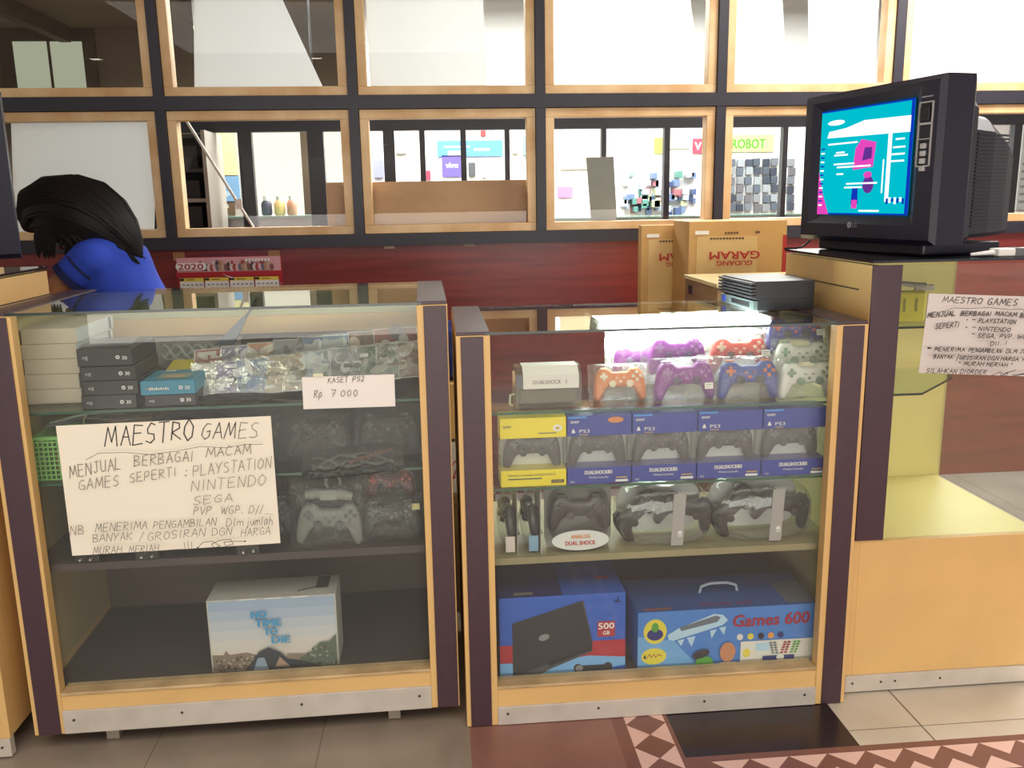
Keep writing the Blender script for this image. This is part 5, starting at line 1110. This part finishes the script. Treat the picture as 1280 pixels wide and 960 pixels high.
# television at the left edge, seen from its side
e = television('dark television at the left edge on the yellow counter beside the woman', tuple(Vector((at(30, 312, .42).x, .42, 0))-Vector((.574, .819, 0))*.25+Vector((0, 0, 1.1932))), math.radians(55), W=.50, H=.42, on=False, panel=False)
# small items near it
q = at(12, 333, .05)
e = empty('paper_cup', 'white packet with a green dot on the counter below the left television', 'packet', (-1.150, .12, 1.1632)); MB().box(-.022, .022, -.03, .03, 0, .028, .004).build('packet_body', WHITE, e)
p = Print((.0225, 0, .014), (0, 1, 0), (0, 0, 1)); p.ell(mat('lime_dot', '7fcf4a', .5), 0, 0, .012, .009); p.build('green_dot', e); e.name = 'paper_packet'
# white adapter and cord on the right counter
q = at(1245, 312, .30)
e = empty('white_charger', 'white charger lying at the right edge of the counter beside the television', 'charger', (1.40, .085, 1.1632), .05)
MB().box(-.045, .10, -.02, .02, 0, .02, .004).build('charger_body', WHITE, e); MB().box(.0, .025, -.0205, .0205, .0, .0205).build('grey_band', mat('band_grey', '6d6d72', .5), e); MB().tube([(-.045, 0, .01), (-.075, 0, .008), (-.10, .01, .005)], [.007, .005, .004], 10).build('cable_end', WHITE, e)
q = at(1005, 302, .60)
e = empty('power_cord', 'thin black cord hanging from the back of the television over the counter', 'cord', (1.045, .53, 1.1632)); MB().tube([(0, -.06, .03), (-.005, -.03, .012), (-.015, .0, .004), (-.03, .01, .004), (-.05, .0, .004)], .003, 6).build('cord', BLACKP, e, smooth=True)
# hanging yellow pack and grey card in the right counter
q = at(1136, 388, .22)
e = empty('yellow_pouch', 'yellow pack standing on the upper corner shelf of the tall right counter', 'pouch', (q.x, .235, .9805)); YP = mat('yellow_pack', 'd6cc36', .4)
MB().box(-.052, .052, -.012, .012, 0, .085, .008).build('pouch_body', YP, e)
for x in (-.012, .022): MB().box(x-.003, x+.003, -.0135, -.0122, .03, .065).build('slot', mat('olive_slot', '8f8a2a', .5), e)
MB().tube([(-.04, 0, .085), (-.02, 0, .105), (.02, 0, .10), (.05, 0, .098)], .007, 8).build('tie', mat('grey_plastic_tie', '7f7d74', .4), e, smooth=True)
MB().box(.02, .075, -.004, .006, .083, .100, .003).build('grey_tab', mat('grey_tab', 'b8b4aa', .5), e)
# things stacked in the gap between the two cabinets
gx = (at(560, 500, .75).x+at(574, 500, .75).x)/2
e = empty('small_cupboard', 'narrow brown cupboard seen through the gap between the cabinets', 'cupboard', (-.115, .66, 0)); MB().box(0, .24, 0, .22, 0, .40).build('cupboard_body', mat('mid_brown_wood', '8a6a48', .5, var=.2, scale=5), e); MB().box(.01, .23, -.012, 0, .02, .38).build('cupboard_door', mat('mid_brown_wood', '8a6a48', .5), e); MB().box(.19, .20, -.022, -.012, .18, .22).build('handle', ALU, e)
o = MB().box(-.10, .10, 0, .18, 0, .17, .006).build('white_parcel', mat('parcel_white', 'cfc4bd', .6)); o.location = (.0, .67, .401); tag(o, 'white parcel with red marks in the gap between the cabinets', 'parcel')
p = Print((-.1, -.0005, 0), (1, 0, 0), (0, 0, 1)); p.line(CRED, [(.06, .05), (.10, .11), (.13, .08), (.09, .05), (.12, .12)], .004); p.build('red_marks', o)
o = MB().box(-.10, .10, 0, .18, 0, .19, .003).build('brown_carton', CARD); o.location = (.0, .67, .572); tag(o, 'brown carton on the white parcel in the gap between the cabinets', 'carton')
p = Print((-.1, -.0005, 0), (1, 0, 0), (0, 0, 1)); p.rect(BLACKP, .0, .2, .004, .012); p.build('dark_tape', o)
heap('navy_cloth', 'folded navy cloth on the brown carton in the gap between the cabinets', (.0, .76, .7625), .20, .16, .19, 14, mat('navy_cloth', '27306a', .9), 'cloth', .15)

# ---------------------------------------------------------------- the woman, seated and bent over behind the left cabinet
SKIN = mat('skin', 'b07a5c', .5, var=.06, scale=10); SHIRT = mat('blue_polo_cloth', '2a49c4', .85, var=.15, scale=9, bump=.15); DSTR = mat('navy_trim', '1a2358', .85); HAIR = mat('black_hair', '161112', .55, spec=.25, var=.3, scale=60, stretch=(1, 1, .15)); JEANS = mat('dark_trousers', '2a2c38', .85)
def skin(name, V, Eg, m, parent=None, sub=2, root=0):
    """V: (point, radius or (rx, ry)); edges Eg"""
    me = bpy.data.meshes.new(name); me.from_pydata([tuple(p) for p, r in V], Eg, []); o = bpy.data.objects.new(name, me); COL.objects.link(o)
    md = o.modifiers.new('Skin', 'SKIN'); md.use_smooth_shade = True
    if not me.skin_vertices: bpy.context.view_layer.objects.active = o
    for i, (p, r) in enumerate(V):
        s = me.skin_vertices[0].data[i]; s.radius = r if isinstance(r, tuple) else (r, r); s.use_root = (i == root)
    o.modifiers.new('Subdivision', 'SUBSURF').levels = sub; o.modifiers['Subdivision'].render_levels = sub
    bpy.context.view_layer.update(); dg = bpy.context.evaluated_depsgraph_get()
    nm = bpy.data.meshes.new_from_object(o.evaluated_get(dg)); bpy.data.objects.remove(o); bpy.data.meshes.remove(me)
    nm.name = name; nm.materials.clear(); nm.materials.append(m)
    for pl in nm.polygons: pl.use_smooth = True
    r = bpy.data.objects.new(name, nm); COL.objects.link(r)
    if parent: r.parent = parent
    return r
def remeshed(name, mb, m, parent, vox=.009):
    """several overlapping closed shapes fused into one smooth skin with cloth folds"""
    t_ = add(name, mb.mesh(name, m, True)); rm = t_.modifiers.new('Remesh', 'REMESH'); rm.mode = 'VOXEL'; rm.voxel_size = vox
    sd = t_.modifiers.new('Smooth', 'SMOOTH'); sd.iterations = 5; sd.factor = .5
    bpy.context.view_layer.update(); nm = bpy.data.meshes.new_from_object(t_.evaluated_get(bpy.context.evaluated_depsgraph_get())); bpy.data.objects.remove(t_)
    for v_ in nm.vertices: v_.co += v_.normal*(noise.noise(Vector((v_.co.x*9+v_.co.z*6, v_.co.y*7, v_.co.z*10)))*.006)
    nm.name = name; nm.materials.clear(); nm.materials.append(m)
    for pl in nm.polygons: pl.use_smooth = True
    return add(name, nm, parent)
PX, PY = -1.00, 1.02
wom = empty('person', 'woman with long black hair in a blue polo shirt bending forward behind the left cabinet', 'person', (PX, PY, 0))
def Lp(x, y, z): return Vector((x-PX, y-PY, z))
def La(px, py, Y): q = at(px, py, Y); return Lp(q.x, q.y, q.z)
V = []; Eg = []
def chain(start, pts):
    prev = start
    for p, r in pts:
        V.append((p, r)); i = len(V)-1
        if prev is not None: Eg.append((prev, i))
        prev = i
    return prev
V.append((Lp(-1.000, 1.02, .70), (.135, .11)))                       # pelvis (root)
waist = chain(0, [(Lp(-1.025, 1.02, .82), (.11, .095)), (Lp(-1.050, 1.02, .95), (.11, .10)), (La(150, 357, 1.01), (.11, .10))])
chest = chain(waist, [(La(140, 322, 1.005), (.09, .08))])
neck = chain(chest, [(La(120, 300, 1.0), .052), (La(105, 288, .995), .05)])
head = chain(neck, [(La(95, 278, .99), (.078, .075)), (La(86, 270, .99), (.088, .085)), (La(76, 286, .99), (.07, .066)), (La(70, 302, .99), (.045, .045))])
ARMS = []
for s, dy in ((-1, -.17), (1, .17)):                                # near arm, far arm
    S0 = La(128, 320, .93); S1 = La(114, 324, .865); EL = La(60, 371, .84); HM = S1.lerp(EL, .5)
    mir = lambda p: p if s < 0 else Vector((p.x, 2*(1.01-PY)-p.y, p.z))
    S0, S1, EL, HM = mir(S0), mir(S1), mir(EL), mir(HM); ARMS.append((S0, S1, HM, EL)); wy = EL.y
    sh = chain(chest, [(S0, .062), (S1, .052)])
    el = chain(sh, [(HM, .044), (EL, .038)])
    ey = EL.y+PY; yw = ey+.05*(1 if s < 0 else -1); X = EL.x+PX; Z = EL.z
    wr = chain(el, [(Lp(X-.065, ey+.02*(1 if s < 0 else -1), Z-.085), .035), (Lp(X-.135, yw, Z-.165), (.030, .024))])
    pm = chain(wr, [(Lp(X-.165, yw, Z-.19), (.034, .018)), (Lp(X-.20, yw, Z-.212), (.034, .016))])
    for k in range(4):
        oy = (k-1.5)*.019; ln = (.9, 1.0, .95, .75)[k]
        chain(pm, [(Lp(X-.212, yw+oy, Z-.218), .0095), (Lp(X-.212-.03*ln, yw+oy*1.05, Z-.232), .0085), (Lp(X-.212-.05*ln, yw+oy*1.05, Z-.246), .0078), (Lp(X-.212-.062*ln, yw+oy*1.05, Z-.262), .007)])
    t_ = .034 if s < 0 else -.034
    chain(wr+1, [(Lp(X-.175, yw+t_, Z-.205), .011), (Lp(X-.197, yw+t_*1.4, Z-.222), .0095), (Lp(X-.216, yw+t_*1.4, Z-.236), .008)])
for dy in (-.095, .095):
    kn = chain(0, [(Lp(-1.070, 1.02+dy, .685), .088), (Lp(-1.240, 1.02+dy*1.2, .70), .078), (Lp(-1.445, 1.02+dy*1.35, .71), .060)])
    chain(kn, [(Lp(-1.450, 1.02+dy*1.35, .50), .055), (Lp(-1.430, 1.02+dy*1.3, .26), .040), (Lp(-1.430, 1.02+dy*1.3, .10), .036), (Lp(-1.490, 1.02+dy*1.35, .045), .036), (Lp(-1.570, 1.02+dy*1.4, .035), .028)])
body = skin('body', V, Eg, SKIN, wom)
# face: eyes, nose, mouth, on the side that looks down and to the left
fc = MB()
fdir = Vector((-.78, 0, -.62)); fup = Vector((-.62, 0, .78)).normalized(); hc = La(82, 276, .99)
def fp(a, b, c): return hc+fup*a+Vector((0, 1, 0))*b+fdir*c
m = MB(); m.loft([[fp(.015, -.008, .075), fp(.015, .008, .075), fp(.02, 0, .088)], [fp(-.022, -.014, .080), fp(-.022, .014, .080), fp(-.018, 0, .108)], [fp(-.03, -.006, .075), fp(-.03, .006, .075), fp(-.03, 0, .085)]]); m.build('nose', SKIN, wom, smooth=True)
for s in (-1, 1): MB().ball(fp(.012, s*.031, .070), .013, .015, .010).build('eye', mat('eye_white', 'e8e2da', .3), wom, smooth=True); MB().ball(fp(-.01, s*.082, .0), .012, .008, .024).build('ear', SKIN, wom, smooth=True)
MB().ball(fp(-.052, 0, .072), .008, .022, .008).build('mouth', mat('lips', '9c5a50', .5), wom, smooth=True)
# polo shirt: torso and short sleeves a little larger than the body
V2 = [(Lp(-1.005, 1.02, .735), (.152, .13)), (Lp(-1.025, 1.02, .82), (.128, .112)), (Lp(-1.050, 1.02, .95), (.126, .115)), (La(150, 357, 1.01), (.124, .115)), (La(141, 322, 1.005), (.104, .094)), (La(124, 303, 1.0), (.068, .066))]
E2 = [(i, i+1) for i in range(5)]
for S0, S1, HM, EL in ARMS:
    b = len(V2); V2 += [(S0, .074), (S1, .062), (S1.lerp(EL, .30), .056), (S1.lerp(EL, .48), .056)]; E2 += [(4, b), (b, b+1), (b+1, b+2), (b+2, b+3)]
sm = MB(); axis_y = Vector((0, 1, 0)); rings = []
for q, (c, r) in enumerate(V2[:6]):
    a_, b_ = V2[max(q-1, 0)][0], V2[min(q+1, 5)][0]; t_ = (b_-a_).normalized(); w_ = axis_y.cross(t_).normalized()
    wy_ = (.150, .145, .160, .175, .160, .075)[q]; rings.append([c+axis_y*(wy_*math.cos(2*PI*k/28))+w_*(r[0]*math.sin(2*PI*k/28)) for k in range(28)])
sm.loft(rings)
for b in (6, 10):
    pts = [V2[b+k][0] for k in range(4)]; sm.tube([pts[0].lerp(pts[1], -.25)]+pts, [.062, .070, .062, .056, .0565], 20); sm.ball(V2[b][0], .072, .072, .070); sm.ball(V2[b+1][0], .062)
remeshed('polo_shirt', sm, SHIRT, wom)
for S0, S1, HM, EL in ARMS:
    MB().tube([S1.lerp(EL, .20), S1.lerp(EL, .25)], .0575, 24).build('sleeve_stripe', DSTR, wom, smooth=True); MB().tube([S1.lerp(EL, .44), S1.lerp(EL, .56)], [.0565, .0575], 24).build('sleeve_band', DSTR, wom, smooth=True)
V3 = [(Lp(-1.000, 1.02, .70), (.15, .125))]; E3 = []
for dy in (-.095, .095):
    b = len(V3); V3 += [(Lp(-1.070, 1.02+dy, .69), .098), (Lp(-1.240, 1.02+dy*1.2, .70), .088), (Lp(-1.445, 1.02+dy*1.35, .71), .070), (Lp(-1.450, 1.02+dy*1.35, .50), .066), (Lp(-1.430, 1.02+dy*1.3, .26), .055), (Lp(-1.430, 1.02+dy*1.3, .12), .050)]; E3 += [(0, b)]+[(b+i, b+i+1) for i in range(5)]
tm = MB(); tm.ball(V3[0][0], .14, .155, .10, 24, 16)
for b in (1, 7):
    tm.tube([V3[b+q][0] for q in range(6)], [V3[b+q][1] for q in range(6)], 20); tm.ball(V3[b][0], .098); tm.ball(V3[b+2][0], .070)
remeshed('trousers', tm, JEANS, wom)
# long hair: a cap on the skull that falls back over the shoulder in strands
hp = MB()
def hring(c, rx, ry, rz_, ax, n=20):
    ax = Vector(ax).normalized(); u = Vector((0, 1, 0)); v = ax.cross(u).normalized()
    return [c+u*(ry*math.cos(2*PI*k/n))+v*(rx*math.sin(2*PI*k/n))*(1+.04*math.sin(7*2*PI*k/n)) for k in range(n)]
sp = [(at(34, 289, .99), .012), (at(38, 279, .99), .045), (at(50, 267, .99), .078), (at(68, 262, .99), .098), (at(90, 263, .99), .108), (at(112, 269, .985), .108), (at(132, 280, .98), .090), (at(150, 294, .975), .064), (at(165, 308, .97), .034), (at(176, 320, .965), .006)]
rings = []
for i, (c, r) in enumerate(sp):
    a, b = sp[max(i-1, 0)][0], sp[min(i+1, len(sp)-1)][0]; rings.append(hring(Vector((c.x-PX, c.y-PY, c.z)), r, r*1.12, 0, b-a))
hp.loft(rings)
HR = rings
for _ in range(2): bmesh.ops.subdivide_edges(hp.bm, edges=hp.bm.edges[:], cuts=1, use_grid_fill=True, smooth=.6)
hr = hp.build('hair', HAIR, wom, smooth=True)
for pl in hr.data.polygons: pl.use_smooth = True
st = MB(); r4 = random.Random(9)
for k in range(54):                                     # locks lying over the hair, crown to tips
    a_ = k/54*20; i0 = int(a_) % 20; f_ = a_-int(a_); pts = []; e0 = r4.choice((1, 1, 2)); e1 = r4.choice((8, 9, 9, 9))
    for q in range(e0, e1+1):
        c_ = Vector((sp[q][0].x-PX, sp[q][0].y-PY, sp[q][0].z)); p_ = HR[q][i0].lerp(HR[q][(i0+1) % 20], f_); pts.append(c_+(p_-c_)*(.965+.03*r4.random()))
    st.tube(pts, [.004]+[.013]*(len(pts)-3)+[.010, .003], 6)
for k in range(60):
    t = r4.random()
    a = at(78+70*t, 286+22*t+r4.uniform(-6, 6), .895+.03*t); b = at(104+78*t+r4.uniform(-10, 8), 312+12*t+r4.uniform(-4, 10), .885+.04*t); mid = (a+b)/2+Vector((0, -.008, .008))
    st.tube([Vector((q.x-PX, q.y-PY, q.z)) for q in (a, mid, b)], [.010, .008, .0015], 6)
for k in range(34):                                     # locks hanging beside the face
    px = 42+r4.uniform(0, 48); a = at(px+6, 282, .915); b = at(px+r4.uniform(-4, 10), 312+r4.uniform(-12, 12), .90); st.tube([Vector((q.x-PX, q.y-PY, q.z)) for q in (a, (a+b)/2+Vector((-.004, 0, 0)), b)], [.014, .011, .002], 6)
so = st.build('hair_strands', HAIR, wom, smooth=True)
e = empty('stool', 'round wooden stool under the seated woman', 'stool', (-1.00, 1.02, 0))
MB().tube([(0, 0, .53), (0, 0, .548), (0, 0, .560)], [.15, .155, .145], 28).build('seat', DW, e, smooth=True)
for a in range(4): x, y = .11*math.cos(a*PI/2+.78), .11*math.sin(a*PI/2+.78); MB().tube([(x, y, .53), (x*1.3, y*1.3, 0)], .016, 10).build('leg', DW, e)
